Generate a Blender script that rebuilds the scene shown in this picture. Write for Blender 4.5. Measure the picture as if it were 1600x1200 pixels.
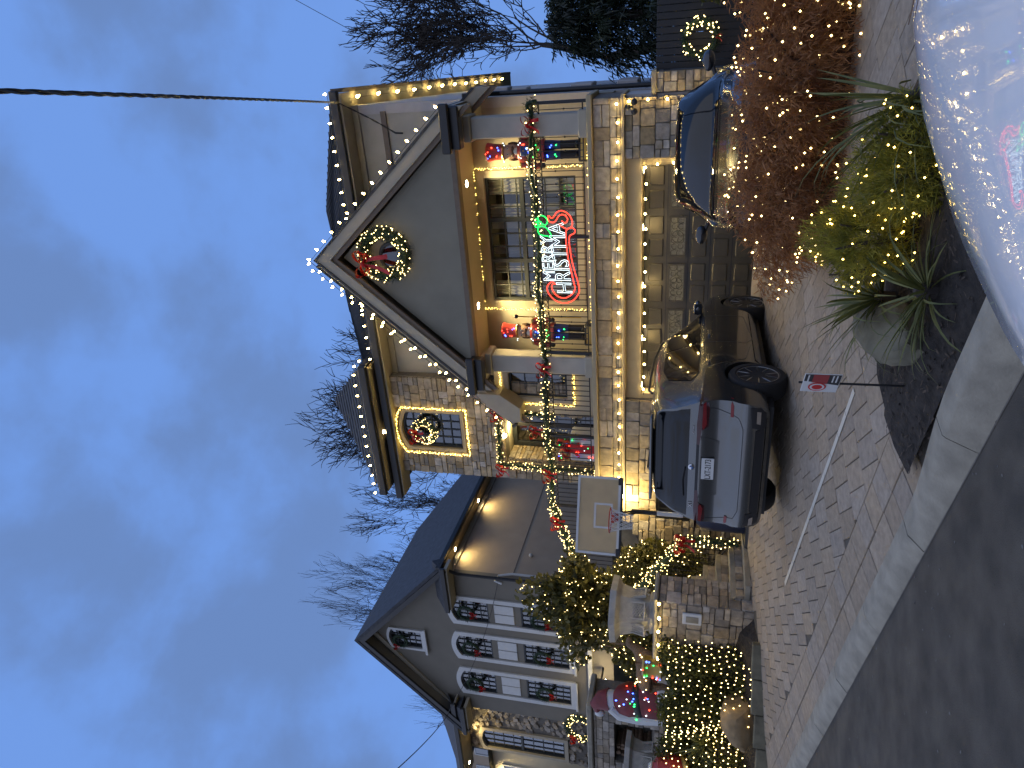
import bpy, bmesh, math, random
import numpy as np
from math import sin, cos, pi, radians, sqrt, hypot, atan2
from mathutils import Vector, Matrix, Quaternion
from mathutils.bvhtree import BVHTree
from mathutils.geometry import delaunay_2d_cdt

scene = bpy.context.scene
col = scene.collection
for _o in list(bpy.data.objects): bpy.data.objects.remove(_o)
random.seed(7)

# ------------------------------------------------------------------ camera
# X runs along the house front, Y away from the street into the lot, Z up.
# The photograph is stored lying on its side, so the camera is rolled by a quarter turn.
YAW, PITCH, ROLL = radians(26.62), radians(14.02), radians(2.44)
fw = Vector((-sin(YAW)*cos(PITCH), cos(YAW)*cos(PITCH), sin(PITCH)))
r0 = Vector((cos(YAW), sin(YAW), 0)); u0 = r0.cross(fw)
rv = cos(ROLL)*r0 + sin(ROLL)*u0
uv = -sin(ROLL)*r0 + cos(ROLL)*u0
cam_d = bpy.data.cameras.new('camera'); cam = bpy.data.objects.new('camera', cam_d); col.objects.link(cam)
M = Matrix((-uv, rv, -fw)).transposed().to_4x4(); M.translation = Vector((0, 0, 1.7))
cam.matrix_world = M
cam_d.sensor_fit = 'HORIZONTAL'; cam_d.sensor_width = 36; cam_d.lens = 36*1120.6/1600
cam_d.clip_start = .05; cam_d.clip_end = 3000
scene.camera = cam

# ------------------------------------------------------------------ sky at dusk
world = bpy.data.worlds.new('World'); scene.world = world; world.use_nodes = True
nt = world.node_tree; nt.nodes.clear()
def N(t, **k):
    n = nt.nodes.new(t)
    for a, b in k.items(): setattr(n, a, b)
    return n
out = N('ShaderNodeOutputWorld'); bg = N('ShaderNodeBackground')
sky = N('ShaderNodeTexSky', sky_type='NISHITA', sun_disc=False)
sky.sun_elevation = radians(3.0); sky.sun_rotation = radians(205); sky.altitude = 50
sky.air_density = 1.0; sky.dust_density = .4; sky.ozone_density = 2.5
tc = N('ShaderNodeTexCoord'); mp = N('ShaderNodeMapping'); mp.inputs['Scale'].default_value = (1.0, 1.0, 1.35)
mp.inputs['Rotation'].default_value = (0, 0, radians(35))
nz = N('ShaderNodeTexNoise'); nz.inputs['Scale'].default_value = 4.2; nz.inputs['Detail'].default_value = 6
nz.inputs['Roughness'].default_value = .52; nz.inputs['Distortion'].default_value = .1
rp = N('ShaderNodeValToRGB'); rp.color_ramp.elements[0].position = .44; rp.color_ramp.elements[1].position = .67
rp.color_ramp.interpolation = 'EASE'
skc = N('ShaderNodeMixRGB', blend_type='MULTIPLY'); skc.inputs[0].default_value = 1
skc.inputs[2].default_value = (1.0, 1.0, 1.0, 1)
base = N('ShaderNodeMixRGB', blend_type='MIX'); base.inputs[0].default_value = .95
base.inputs[2].default_value = (1.75, 3.50, 8.3, 1)
cld = N('ShaderNodeMixRGB', blend_type='MIX'); cld.inputs[2].default_value = (1.42, 2.42, 5.0, 1)
mul = N('ShaderNodeMath', operation='MULTIPLY'); mul.inputs[1].default_value = .85
L = nt.links.new
L(tc.outputs['Generated'], mp.inputs[0]); L(mp.outputs[0], nz.inputs['Vector']); L(nz.outputs['Fac'], rp.inputs[0])
L(sky.outputs[0], skc.inputs[1]); L(skc.outputs[0], base.inputs[1])
L(rp.outputs[0], mul.inputs[0]); L(mul.outputs[0], cld.inputs[0]); L(base.outputs[0], cld.inputs[1])
L(cld.outputs[0], bg.inputs[0]); bg.inputs[1].default_value = .1; L(bg.outputs[0], out.inputs[0])

# the last glow of the set sun, low behind the camera
sd = bpy.data.lights.new('sun', 'SUN'); sun = bpy.data.objects.new('sun', sd); col.objects.link(sun)
sd.energy = .95; sd.angle = radians(150); sd.color = (1.0, .82, .40)
sun.rotation_euler = (radians(52), 0, radians(-20))

scene.view_settings.view_transform = 'Standard'; scene.view_settings.look = 'None'
scene.view_settings.gamma = 1; scene.view_settings.exposure = 0.0
try: scene.view_settings.use_curve_mapping = False
except Exception: pass
cy = scene.cycles
cy.use_denoising = True; cy.max_bounces = 5; cy.diffuse_bounces = 2; cy.glossy_bounces = 3
cy.transparent_max_bounces = 12; cy.transmission_bounces = 3
cy.sample_clamp_indirect = 3; cy.caustics_reflective = False; cy.caustics_refractive = False
cy.use_light_tree = True

# ------------------------------------------------------------------ materials
def mat(name, color, rough=.6, metal=0., noise=0., nscale=8., bump=0., bscale=30., coat=0., rnd=0., spec=.5, emit=None, estr=0., alpha=None, trans=0., tint=None, sat=(.55, 1.25)):
    m = bpy.data.materials.new(name); m.use_nodes = True
    n = m.node_tree; b = n.nodes['Principled BSDF']; l = n.links.new
    b.inputs['Base Color'].default_value = (*color, 1); b.inputs['Roughness'].default_value = rough
    b.inputs['Metallic'].default_value = metal; b.inputs['Specular IOR Level'].default_value = spec
    if coat: b.inputs['Coat Weight'].default_value = coat; b.inputs['Coat Roughness'].default_value = .06
    if trans: b.inputs['Transmission Weight'].default_value = trans
    if emit: b.inputs['Emission Color'].default_value = (*emit, 1); b.inputs['Emission Strength'].default_value = estr
    co = n.nodes.new('ShaderNodeTexCoord')
    src = None
    if noise:
        t = n.nodes.new('ShaderNodeTexNoise'); t.inputs['Scale'].default_value = nscale; t.inputs['Detail'].default_value = 5
        g = n.nodes.new('ShaderNodeNewGeometry'); l(g.outputs['Position'], t.inputs['Vector'])
        x = n.nodes.new('ShaderNodeMixRGB'); x.blend_type = 'MIX'
        d = tint or tuple(c*(1-noise) for c in color); h = tuple(min(1, c*(1+noise)) for c in color)
        x.inputs[1].default_value = (*d, 1); x.inputs[2].default_value = (*h, 1)
        r = n.nodes.new('ShaderNodeMapRange'); r.inputs[1].default_value = .3; r.inputs[2].default_value = .7
        l(t.outputs['Fac'], r.inputs[0]); l(r.outputs[0], x.inputs[0]); src = x.outputs[0]
    if rnd:
        oi = n.nodes.new('ShaderNodeObjectInfo'); hs = n.nodes.new('ShaderNodeHueSaturation')
        gi = n.nodes.new('ShaderNodeNewGeometry'); ad = n.nodes.new('ShaderNodeMath'); ad.operation = 'ADD'; f0 = n.nodes.new('ShaderNodeMath'); f0.operation = 'FRACT'
        l(oi.outputs['Random'], ad.inputs[0]); l(gi.outputs['Random Per Island'], ad.inputs[1]); l(ad.outputs[0], f0.inputs[0])
        r1 = n.nodes.new('ShaderNodeMapRange'); r1.inputs[3].default_value = 1-rnd; r1.inputs[4].default_value = 1+rnd
        l(f0.outputs[0], r1.inputs[0]); l(r1.outputs[0], hs.inputs['Value'])
        w = n.nodes.new('ShaderNodeMath'); w.operation = 'MULTIPLY_ADD'; w.inputs[1].default_value = 7.31; w.inputs[2].default_value = 0
        fr = n.nodes.new('ShaderNodeMath'); fr.operation = 'FRACT'; l(f0.outputs[0], w.inputs[0]); l(w.outputs[0], fr.inputs[0])
        r2 = n.nodes.new('ShaderNodeMapRange'); r2.inputs[3].default_value = sat[0]; r2.inputs[4].default_value = sat[1]
        l(fr.outputs[0], r2.inputs[0]); l(r2.outputs[0], hs.inputs['Saturation'])
        if src: l(src, hs.inputs['Color'])
        else: hs.inputs['Color'].default_value = (*color, 1)
        src = hs.outputs[0]
    if src: l(src, b.inputs['Base Color'])
    if bump:
        t2 = n.nodes.new('ShaderNodeTexNoise'); t2.inputs['Scale'].default_value = bscale; t2.inputs['Detail'].default_value = 4
        g2 = n.nodes.new('ShaderNodeNewGeometry'); l(g2.outputs['Position'], t2.inputs['Vector'])
        bp = n.nodes.new('ShaderNodeBump'); bp.inputs['Strength'].default_value = bump; bp.inputs['Distance'].default_value = .02
        l(t2.outputs['Fac'], bp.inputs['Height']); l(bp.outputs[0], b.inputs['Normal'])
    return m
def glow(name, color, strength, sample='AUTO'):
    m = bpy.data.materials.new(name); m.use_nodes = True; n = m.node_tree; n.nodes.clear()
    o = n.nodes.new('ShaderNodeOutputMaterial'); e = n.nodes.new('ShaderNodeEmission')
    e.inputs[0].default_value = (*color, 1); e.inputs[1].default_value = strength
    n.links.new(e.outputs[0], o.inputs[0]); m.cycles.emission_sampling = sample
    return m
def glass(name, tint=(.75, .8, .85), refl=.12, rough=.02):
    m = bpy.data.materials.new(name); m.use_nodes = True; n = m.node_tree; n.nodes.clear(); l = n.links.new
    o = n.nodes.new('ShaderNodeOutputMaterial'); t = n.nodes.new('ShaderNodeBsdfTransparent'); g = n.nodes.new('ShaderNodeBsdfGlossy')
    t.inputs[0].default_value = (*tint, 1); g.inputs['Roughness'].default_value = rough
    lw = n.nodes.new('ShaderNodeLayerWeight'); lw.inputs[0].default_value = .25
    mr = n.nodes.new('ShaderNodeMapRange'); mr.inputs[3].default_value = refl; mr.inputs[4].default_value = .95
    mx = n.nodes.new('ShaderNodeMixShader'); l(lw.outputs['Facing'], mr.inputs[0]); l(mr.outputs[0], mx.inputs[0])
    l(t.outputs[0], mx.inputs[1]); l(g.outputs[0], mx.inputs[2]); l(mx.outputs[0], o.inputs[0])
    return m
def leaf(name, color, rnd=.35, trans=.25, rough=.55, c2=None, scale=3.):
    """foliage: colour varies in clumps through the crown, some light passes through the leaves"""
    m = bpy.data.materials.new(name); m.use_nodes = True; n = m.node_tree; b = n.nodes['Principled BSDF']; l = n.links.new
    t = n.nodes.new('ShaderNodeTexNoise'); t.inputs['Scale'].default_value = scale; t.inputs['Detail'].default_value = 6
    g = n.nodes.new('ShaderNodeNewGeometry'); l(g.outputs['Position'], t.inputs['Vector'])
    x = n.nodes.new('ShaderNodeMixRGB'); c2 = c2 or tuple(c*(1+rnd) for c in color)
    x.inputs[1].default_value = (*[c*(1-rnd) for c in color], 1); x.inputs[2].default_value = (*c2, 1)
    r = n.nodes.new('ShaderNodeMapRange'); r.inputs[1].default_value = .35; r.inputs[2].default_value = .65
    l(t.outputs['Fac'], r.inputs[0]); l(r.outputs[0], x.inputs[0]); l(x.outputs[0], b.inputs['Base Color'])
    b.inputs['Roughness'].default_value = rough
    tr = n.nodes.new('ShaderNodeBsdfTranslucent'); l(x.outputs[0], tr.inputs[0])
    mx = n.nodes.new('ShaderNodeMixShader'); mx.inputs[0].default_value = trans
    o = n.nodes['Material Output']; l(b.outputs[0], mx.inputs[1]); l(tr.outputs[0], mx.inputs[2]); l(mx.outputs[0], o.inputs[0])
    return m

WARM = (1.0, .77, .32)
MAT = dict(
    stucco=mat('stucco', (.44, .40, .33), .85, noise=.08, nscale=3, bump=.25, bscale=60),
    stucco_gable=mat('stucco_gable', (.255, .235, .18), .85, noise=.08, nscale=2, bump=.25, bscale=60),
    cream=mat('cream', (.52, .46, .33), .8, noise=.06, nscale=2, bump=.2, bscale=70),
    trim=mat('trim', (.40, .32, .19), .6, noise=.07, nscale=5),
    trim_lt=mat('trim_light', (.40, .35, .26), .6, noise=.06, nscale=5),
    brown=mat('brown_trim', (.17, .125, .085), .6, noise=.1),
    stone=mat('stone', (.36, .285, .185), .85, noise=.28, nscale=9, bump=.5, bscale=24, rnd=.38),
    mortar=mat('mortar', (.17, .15, .125), .95, noise=.2, nscale=12),
    stone2=mat('stone_grey', (.32, .265, .20), .85, noise=.28, nscale=9, bump=.5, bscale=24, rnd=.42),
    roof=mat('roof', (.045, .048, .056), .75, noise=.35, nscale=6, bump=.6, bscale=16),
    gutter=mat('gutter', (.02, .018, .017), .4),
    black=mat('black_iron', (.012, .012, .013), .45),
    dark=mat('dark', (.02, .02, .022), .6),
    frame=mat('window_frame', (.025, .03, .032), .45),
    white=mat('white_paint', (.62, .62, .60), .5, noise=.04),
    glass=glass('glass', (.75, .8, .85), .12),
    glass_dk=glass('glass_dark', (.18, .2, .23), .10),
    room=mat('room', (.05, .045, .04), .9),
    curtain=mat('curtain', (.50, .45, .36), .9),
    garage=mat('garage_door', (.062, .052, .033), .42, noise=.1, nscale=10),
    etched=mat('etched_glass', (.19, .17, .11), .32, noise=.35, nscale=30, bump=.5, bscale=50),
    siding=mat('siding', (.50, .46, .43), .7, noise=.05),
    tan_side=mat('tan_stucco', (.44, .34, .24), .85, noise=.05, nscale=2, bump=.2, bscale=50),
    grey_st=mat('grey_stucco', (.20, .18, .145), .85, noise=.06, nscale=2, bump=.2, bscale=50),
    paver=mat('paver', (.315, .245, .17), .85, noise=.18, nscale=16, bump=.35, bscale=60, rnd=.12, sat=(.8, 1.05)),
    pavebed=mat('paver_joint', (.10, .085, .065), .95),
    concrete=mat('concrete', (.30, .27, .21), .85, noise=.2, nscale=6, bump=.3, bscale=50),
    asphalt=mat('asphalt', (.080, .068, .052), .85, noise=.4, nscale=3, bump=.6, bscale=90),
    soil=mat('soil', (.03, .024, .019), .95, noise=.5, nscale=14, bump=1., bscale=22),
    rock=mat('rock', (.27, .19, .10), .9, noise=.35, nscale=4, bump=.8, bscale=9),
    rock_g=mat('rock_grey', (.15, .135, .09), .9, noise=.35, nscale=4, bump=.8, bscale=9),
    bark=mat('bark', (.045, .036, .03), .95, noise=.3, nscale=6),
    red=mat('red_ribbon', (.55, .012, .012), .45, noise=.15, nscale=12),
    needle=leaf('fir_needles', (.018, .045, .018), .5, .15, scale=20),
    wood=mat('wood', (.16, .10, .06), .8, noise=.3, nscale=20),
    urn=mat('cast_stone', (.46, .43, .37), .85, noise=.15, nscale=8, bump=.3, bscale=40),
    earth=mat('earth', (.05, .05, .035), .95, noise=.4, nscale=2),
)
LED = glow('warm_led', (1.0, .74, .28), 11, 'FRONT')
LEDY = glow('golden_led', (1.0, .68, .15), 16, 'FRONT')
C9 = glow('warm_bulb', (1.0, .72, .24), 60, 'FRONT')
LAMP = glow('lamp_glass', (1.0, .78, .45), 60, 'NONE')
CLED = {k: glow(k+'_led', c, s, 'NONE') for k, c, s in (('red', (1, .06, .03), 8), ('green', (.03, 1, .18), 6), ('blue', (.05, .12, 1), 12), ('white', (.80, .95, 1), 3.5), ('rope_red', (1, .05, .03), 4), ('rope_green', (.02, 1, .12), 3.2))}

# ------------------------------------------------------------------ mesh helpers
class MB:
    def __init__(s): s.v = []; s.f = []
    def add(s, vs, fs, m=None):
        k = len(s.v)
        s.v += [tuple(m @ Vector(p)) for p in vs] if m is not None else [tuple(p) for p in vs]
        s.f += [tuple(i+k for i in f) for f in fs]; return s
    def box(s, x0, x1, y0, y1, z0, z1, m=None):
        return s.add([(x0,y0,z0),(x1,y0,z0),(x1,y1,z0),(x0,y1,z0),(x0,y0,z1),(x1,y0,z1),(x1,y1,z1),(x0,y1,z1)],
                     [(3,2,1,0),(4,5,6,7),(0,1,5,4),(1,2,6,5),(2,3,7,6),(3,0,4,7)], m)
    def cbox(s, x0, x1, y0, y1, z0, z1, c=.01, m=None):
        b = bmesh.new(); bmesh.ops.create_cube(b, size=1)
        for v in b.verts: v.co = ((x0+x1)/2+v.co.x*(x1-x0), (y0+y1)/2+v.co.y*(y1-y0), (z0+z1)/2+v.co.z*(z1-z0))
        bmesh.ops.bevel(b, geom=b.edges[:], offset=c, segments=1, profile=.5, affect='EDGES')
        b.verts.index_update(); s.add([v.co[:] for v in b.verts], [[v.index for v in f.verts] for f in b.faces], m); b.free(); return s
    def prism(s, poly, y0, y1, m=None):
        """poly of (x, z), extruded along y"""
        n = len(poly); vs = [(x, y0, z) for x, z in poly]+[(x, y1, z) for x, z in poly]
        fs = [tuple(range(n)), tuple(range(2*n-1, n-1, -1))]+[(i, i+n, (i+1) % n+n, (i+1) % n) for i in range(n)]
        return s.add(vs, fs, m)
    def slab(s, quad, t):
        """a quad of four points thickened downwards by t"""
        q = [Vector(p) for p in quad]; d = Vector((0, 0, -t)); n = len(q)
        vs = [p[:] for p in q]+[(p+d)[:] for p in q]
        return s.add(vs, [tuple(range(n)), tuple(range(2*n-1, n-1, -1))]+[(i, i+n, (i+1) % n+n, (i+1) % n) for i in range(n)])
    def tube(s, pts, r, n=6, caps=True):
        pts = [Vector(p) for p in pts]; k = len(s.v); m = len(pts)
        if not hasattr(r, '__len__'): r = [r]*m
        up = None
        for i, p in enumerate(pts):
            t = (pts[min(i+1, m-1)]-pts[max(i-1, 0)]).normalized()
            if up is None: up = t.orthogonal().normalized()
            else:
                up = up-t*up.dot(t)
                up = up.normalized() if up.length > 1e-6 else t.orthogonal().normalized()
            b = t.cross(up)
            for j in range(n):
                a = 2*pi*j/n; s.v.append(tuple(p+(up*cos(a)+b*sin(a))*r[i]))
        for i in range(m-1):
            for j in range(n):
                s.f.append((k+i*n+j, k+i*n+(j+1) % n, k+(i+1)*n+(j+1) % n, k+(i+1)*n+j))
        if caps: s.f.append(tuple(k+j for j in range(n-1, -1, -1))); s.f.append(tuple(k+(m-1)*n+j for j in range(n)))
        return s
    def lathe(s, prof, n=16, m=None, a0=0.):
        """prof of (r, z) about z"""
        vs = [(r*cos(a0+2*pi*j/n), r*sin(a0+2*pi*j/n), z) for r, z in prof for j in range(n)]
        fs = [(i*n+j, i*n+(j+1) % n, (i+1)*n+(j+1) % n, (i+1)*n+j) for i in range(len(prof)-1) for j in range(n)]
        fs += [tuple(range(n-1, -1, -1)), tuple((len(prof)-1)*n+j for j in range(n))]
        return s.add(vs, fs, m)
    def ball(s, c, r, n=8, k=5, sc=(1, 1, 1), m=None):
        pr = [(max(1e-4, sin(pi*i/k))*r, -cos(pi*i/k)*r) for i in range(k+1)]
        T = Matrix.Translation(c) @ Matrix.Diagonal((*sc, 1))
        return s.lathe(pr, n, T if m is None else m @ T)
    def torus(s, R_, r, n=16, k=6, m=None, a0=0, a1=2*pi):
        cl = abs(a1-a0-2*pi) < 1e-6; q = n if cl else n+1
        vs = []
        for i in range(q):
            a = a0+(a1-a0)*i/n
            for j in range(k):
                b = 2*pi*j/k; vs.append(((R_+r*cos(b))*cos(a), (R_+r*cos(b))*sin(a), r*sin(b)))
        fs = [(i*k+j, ((i+1) % q)*k+j, ((i+1) % q)*k+(j+1) % k, i*k+(j+1) % k) for i in range(n) for j in range(k)]
        return s.add(vs, fs, m)
    def octa(s, p, r):
        x, y, z = p
        return s.add([(x+r,y,z),(x-r,y,z),(x,y+r,z),(x,y-r,z),(x,y,z+r),(x,y,z-r)],
                     [(0,2,4),(2,1,4),(1,3,4),(3,0,4),(2,0,5),(1,2,5),(3,1,5),(0,3,5)])
    def mesh(s, name, material, smooth=False, angle=35):
        me = bpy.data.meshes.new(name); me.from_pydata(s.v, [], s.f); me.materials.append(material)
        if smooth:
            me.shade_smooth(); me.set_sharp_from_angle(angle=radians(angle))
        me.update(); return me
    def build(s, name, material, parent=None, smooth=False, angle=35, **kw):
        return link(name, s.mesh(name, material, smooth, angle), parent, **kw)

def link(name, me, parent=None, label=None, cat=None, group=None, kind=None, loc=None, rot=None, scale=None):
    o = bpy.data.objects.new(name, me); col.objects.link(o)
    if loc: o.location = loc
    if rot: o.rotation_euler = rot
    if scale: o.scale = scale
    if parent is not None:
        o.parent = parent; o.matrix_parent_inverse = PINV.get(parent.name, Matrix())
    for k, v in (('label', label), ('category', cat), ('group', group), ('kind', kind)):
        if v: o[k] = v
    return o
PINV = {}
def thing(name, label, cat, loc=(0, 0, 0), rz=0, group=None, local=False):
    """an Empty at the thing's base. Parts are given in world coordinates unless local"""
    o = bpy.data.objects.new(name, None); col.objects.link(o); o.empty_display_size = .2
    o.location = loc; o.rotation_euler = (0, 0, rz)
    o['label'] = label; o['category'] = cat
    if group: o['group'] = group
    if not local: PINV[o.name] = (Matrix.Translation(loc) @ Matrix.Rotation(rz, 4, 'Z')).inverted()
    return o
def copy_tree(o, parent=None):
    c = o.copy(); col.objects.link(c); c.parent = parent
    if parent is not None: c.matrix_parent_inverse = o.matrix_parent_inverse.copy()
    for ch in list(o.children): copy_tree(ch, c)
    return c
def rnd(a, b): return random.uniform(a, b)
# the driveway's height: rises from the kerb to the garage threshold
def kerb_d(x, y):
    nx, ny = .386, .922
    return (x+3.17)*nx+(y-4.84)*ny
def zd(x, y):
    a = max(0, kerb_d(x, y)); b = max(.01, 14.3-y)
    return .08+.579*(1-2.71828**(-3*a/(a+b)))
# ------------------------------------------------------------------ ground, street, kerb, driveway
KD = Vector((-.922, .386, 0)); KN = Vector((.386, .922, 0)); K0 = Vector((-3.17, 4.84, 0))   # along the kerb (leftwards) / towards the house
def kp(s, d, z): p = K0+KD*s+KN*d; return (p.x, p.y, z)
MB().add([(-900,-900,-.3),(900,-900,-.3),(900,900,-.3),(-900,900,-.3)], [(0,1,2,3)]).build('ground', MAT['earth'], kind='structure')
st = MB(); st.add([kp(-120, -.27, 0), kp(-120, -90, 0), kp(120, -90, 0), kp(120, -.27, 0)], [(0,1,2,3)])
road = st.build('road', MAT['asphalt'], kind='structure')
# stone chips and a few leaves pressed into the asphalt
random.seed(3)
ch = MB()
for i in range(420):
    s_, d_ = rnd(-4, 14), -.33-rnd(0, 1)**1.5*5
    x, y, z = kp(s_, d_, .004); r_ = rnd(.004, .014)
    ch.add([(x+r_*cos(a+i)*rnd(.6,1.2), y+r_*sin(a+i)*rnd(.6,1.2), z+(.004 if k == 5 else 0)) for k, a in enumerate([0,1.25,2.5,3.75,5,0])], [(0,1,5),(1,2,5),(2,3,5),(3,4,5),(4,0,5)])
ch.build('gravel', mat('chips', (.16, .155, .145), .9), kind='stuff')
# kerb: laid in lengths, dropped at the driveway, full height on either side
kerb = MB().add([kp(-40,-.30,.004), kp(-40,-.02,.004), kp(60,-.02,.004), kp(60,-.30,.004)], [(0,1,2,3)]).build('kerb', MAT['mortar'], kind='structure')
def kerb_h(s):  # height of the top: about 15 cm beside the bed, 5 cm across the drive
    t = min(1, max(0, (.2-s)/1.5)); t = t*t*(3-2*t)
    u_ = min(1, max(0, (s-9.5)/1.2)); u_ = u_*u_*(3-2*u_)
    return .098+.10*max(t, u_)
s_ = -7.0
while s_ < 24:
    e_ = s_+1.22 if not (-.3 < s_ < 9.2) else s_+1.5
    m = MB(); n = 6; vs = []
    for i in range(n+1):
        q = s_+.006+(e_-s_-.012)*i/n; h = kerb_h(q); j = rnd(-.004, .004)
        vs += [kp(q, -.30+j, -.05), kp(q, -.285+j, .012), kp(q, -.185+j, h-.018), kp(q, -.162+j, h), kp(q, -.02, h+.010), kp(q, -.012, -.05)]
    fs = [(i*6+k, i*6+6+k, i*6+7+k, i*6+1+k) for i in range(n) for k in range(5)]+[(0,1,2,3,4,5), tuple(n*6+k for k in (5,4,3,2,1,0))]
    m.add(vs, fs).build('kerb_stone', MAT['concrete'], kerb, smooth=True, angle=50)
    s_ = e_
# driveway bed (the dark joints) follows the fall of the drive
def in_drive(x, y):
    if y > 14.28 or kerb_d(x, y) < .0 or x > 6: return False
    if y > 9.5: return x > -9.28
    return y < 9.5+(x+9.28)*.30 if x < -9.28 else True
g = MB(); nx_, ny_ = 60, 44; X0, X1, Y0, Y1 = -14, 6, 2.0, 14.4
for j in range(ny_+1):
    for i in range(nx_+1):
        x, y = X0+(X1-X0)*i/nx_, Y0+(Y1-Y0)*j/ny_
        g.v.append((x, y, zd(x, y)-.014 if kerb_d(x, y) > -.1 else -.05))
for j in range(ny_):
    for i in range(nx_): k = j*(nx_+1)+i; g.f.append((k, k+1, k+nx_+2, k+nx_+1))
drive = g.build('driveway', MAT['pavebed'], kind='structure')
# pavers: field laid on the diagonal, two border courses along the kerb
random.seed(11)
A = Vector((.7071, .7071, 0)); B = Vector((-.7071, .7071, 0)); PW, PL = .25, .45
def clip(poly, p, n):
    o = []
    for i in range(len(poly)):
        a, b = poly[i], poly[(i+1) % len(poly)]; da, db = (a-p).dot(n), (b-p).dot(n)
        if da >= 0: o.append(a)
        if da*db < 0: o.append(a+(b-a)*(da/(da-db)))
    return o
def area(p): return abs(sum(p[i].x*p[(i+1) % len(p)].y-p[(i+1) % len(p)].x*p[i].y for i in range(len(p))))/2
PAV = []
def try_paver(poly, whole, rz, size):
    c = sum(poly, Vector())/len(poly)
    if not in_drive(c.x, c.y): return
    cut = False; q = poly
    for p, n in ((K0+KN*.58, KN), (Vector((0, 14.27, 0)), Vector((0, -1, 0)))):
        if whole and all((v-p).dot(n) >= 0 for v in q): continue
        if not whole: continue
        q = clip(q, p, n); cut = True
        if len(q) < 3: return
    if area(q) < .004: return
    c = sum(q, Vector())/len(q)
    d = (c-Vector((0, 0, 0))).length
    PAV.append((d, c, q, cut, rz, size))
na = int(26/PW); nb = int(26/PL)
for jb in range(-nb//2, nb//2):
    for ia in range(-na//2, na//2):
        o = Vector((-5, 9, 0))+A*((ia+(.5 if jb % 2 else 0))*PW)+B*(jb*PL)
        if not (-14 < o.x < 6 and 3 < o.y < 15) or kerb_d(o.x, o.y) < .3: continue
        g_ = .0052; g2 = .0025
        try_paver([o+A*g_+B*g2, o+A*(PW-g_)+B*g2, o+A*(PW-g_)+B*(PL-g2), o+A*g_+B*(PL-g2)], True, pi/4, (PW-2*g_, PL-2*g2))
for (d0, d1, ln) in ((.0, .265, .30), (.27, .575, .31)):
    s = -9+rnd(0, .2)
    while s < 16:
        q = [K0+KD*(s+a)+KN*b for a, b in ((.005, d0+.005), (.005, d1-.003), (ln-.005, d1-.003), (ln-.005, d0+.005))]
        try_paver(q, False, atan2(KD.y, KD.x), (ln-.01, d1-d0-.008)); s += ln
PAV.sort(key=lambda t: t[0])
umesh = {}
def slope(c):
    e = .05; return Vector((-(zd(c.x+e, c.y)-zd(c.x-e, c.y))/(2*e), -(zd(c.x, c.y+e)-zd(c.x, c.y-e))/(2*e), 1)).normalized()
rest = MB(); n_obj = 0
for d, c, q, cut, rz, size in PAV:
    if kerb_d(c.x, c.y) < 1.9 and c.x > -3.2 and c.y < 6.3-(c.x+2.3)*.35 and c.x > -2.95+(c.y-5.09)*.5: continue   # under the planting bed
    if n_obj < 300 and not cut and c.x < -1.9 and (c.x < -2.4 or c.y > 7):
        key = (round(size[0], 3), round(size[1], 3))
        if key not in umesh:
            w, h = size; m = MB(); m.cbox(-w/2, w/2, -h/2, h/2, -.05, 0, .004); umesh[key] = m.mesh('paver', MAT['paver'])
        nrm = slope(c); t = Quaternion((0, 0, 1), rz); tq = Vector((0, 0, 1)).rotation_difference(nrm)
        o = link('paver', umesh[key], drive); o.location = (c.x, c.y, zd(c.x, c.y)+rnd(-.0025, .0025))
        o.rotation_mode = 'QUATERNION'; o.rotation_quaternion = Quaternion((1, rnd(-.004, .004), rnd(-.004, .004), 0)).normalized() @ tq @ t
        n_obj += 1
    else:
        dz = rnd(-.002, .002); k = len(q)
        top = [(p.x, p.y, zd(p.x, p.y)+dz) for p in q]; bot = [(x, y, z-.05) for x, y, z in top]
        rest.add(top+bot, [tuple(range(k))]+[(i, i+k, (i+1) % k+k, (i+1) % k) for i in range(k)])
rest.build('far_pavers', MAT['paver'], drive, kind='stuff')
# the pale strip set into the paving
a_, b_ = Vector((-3.05, 6.25, 0)), Vector((-6.95, 8.15, 0)); m = MB(); dd = (b_-a_).normalized(); nn = Vector((-dd.y, dd.x, 0))
for i in range(12):
    p, q = a_+(b_-a_)*i/12+dd*.004, a_+(b_-a_)*(i+1)/12-dd*.004; vs = []
    for pp in (p, q):
        for s2 in (-.03, .03): w = pp+nn*s2; vs.append((w.x, w.y, zd(w.x, w.y)+.007))
    m.add(vs, [(0,1,3,2)])
m.build('inlaid_strip', mat('pale_strip', (.60, .55, .45), .7), drive)
# planting bed beside the drive: a soil mound behind the kerb
bed = [(-3.05,4.90),(-2.94,5.10),(-2.77,5.38),(-2.60,5.62),(-2.2,6.05),(-1.5,5.95),(-.4,5.55),(2.5,4.4),(6,3.0),(6,1.1)]
def bed_z(x, y):
    import_d = min(1, max(0, kerb_d(x, y)/.5)); return .12+.13*import_d*1.0+.03*sin(x*7+y*3)*sin(y*9-x*2)
kb = [kp(0, .0, 0)[:2]]
poly = [Vector(p) for p in bed]
r_ = delaunay_2d_cdt([v for v in poly]+[Vector((rnd(-3, 3), rnd(2.2, 6.1))) for _ in range(900)], [(i, (i+1) % len(poly)) for i in range(len(poly))], [list(range(len(poly)))], 1, 1e-4)
bm_ = MB(); bm_.add([(p.x, p.y, bed_z(p.x, p.y)+rnd(-.015, .015) if kerb_d(p.x, p.y) > .02 else .10) for p in r_[0]], r_[2])
bm_.build('planting_bed', MAT['soil'], smooth=True, angle=80, kind='structure')
mu = MB(); random.seed(5)
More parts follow.
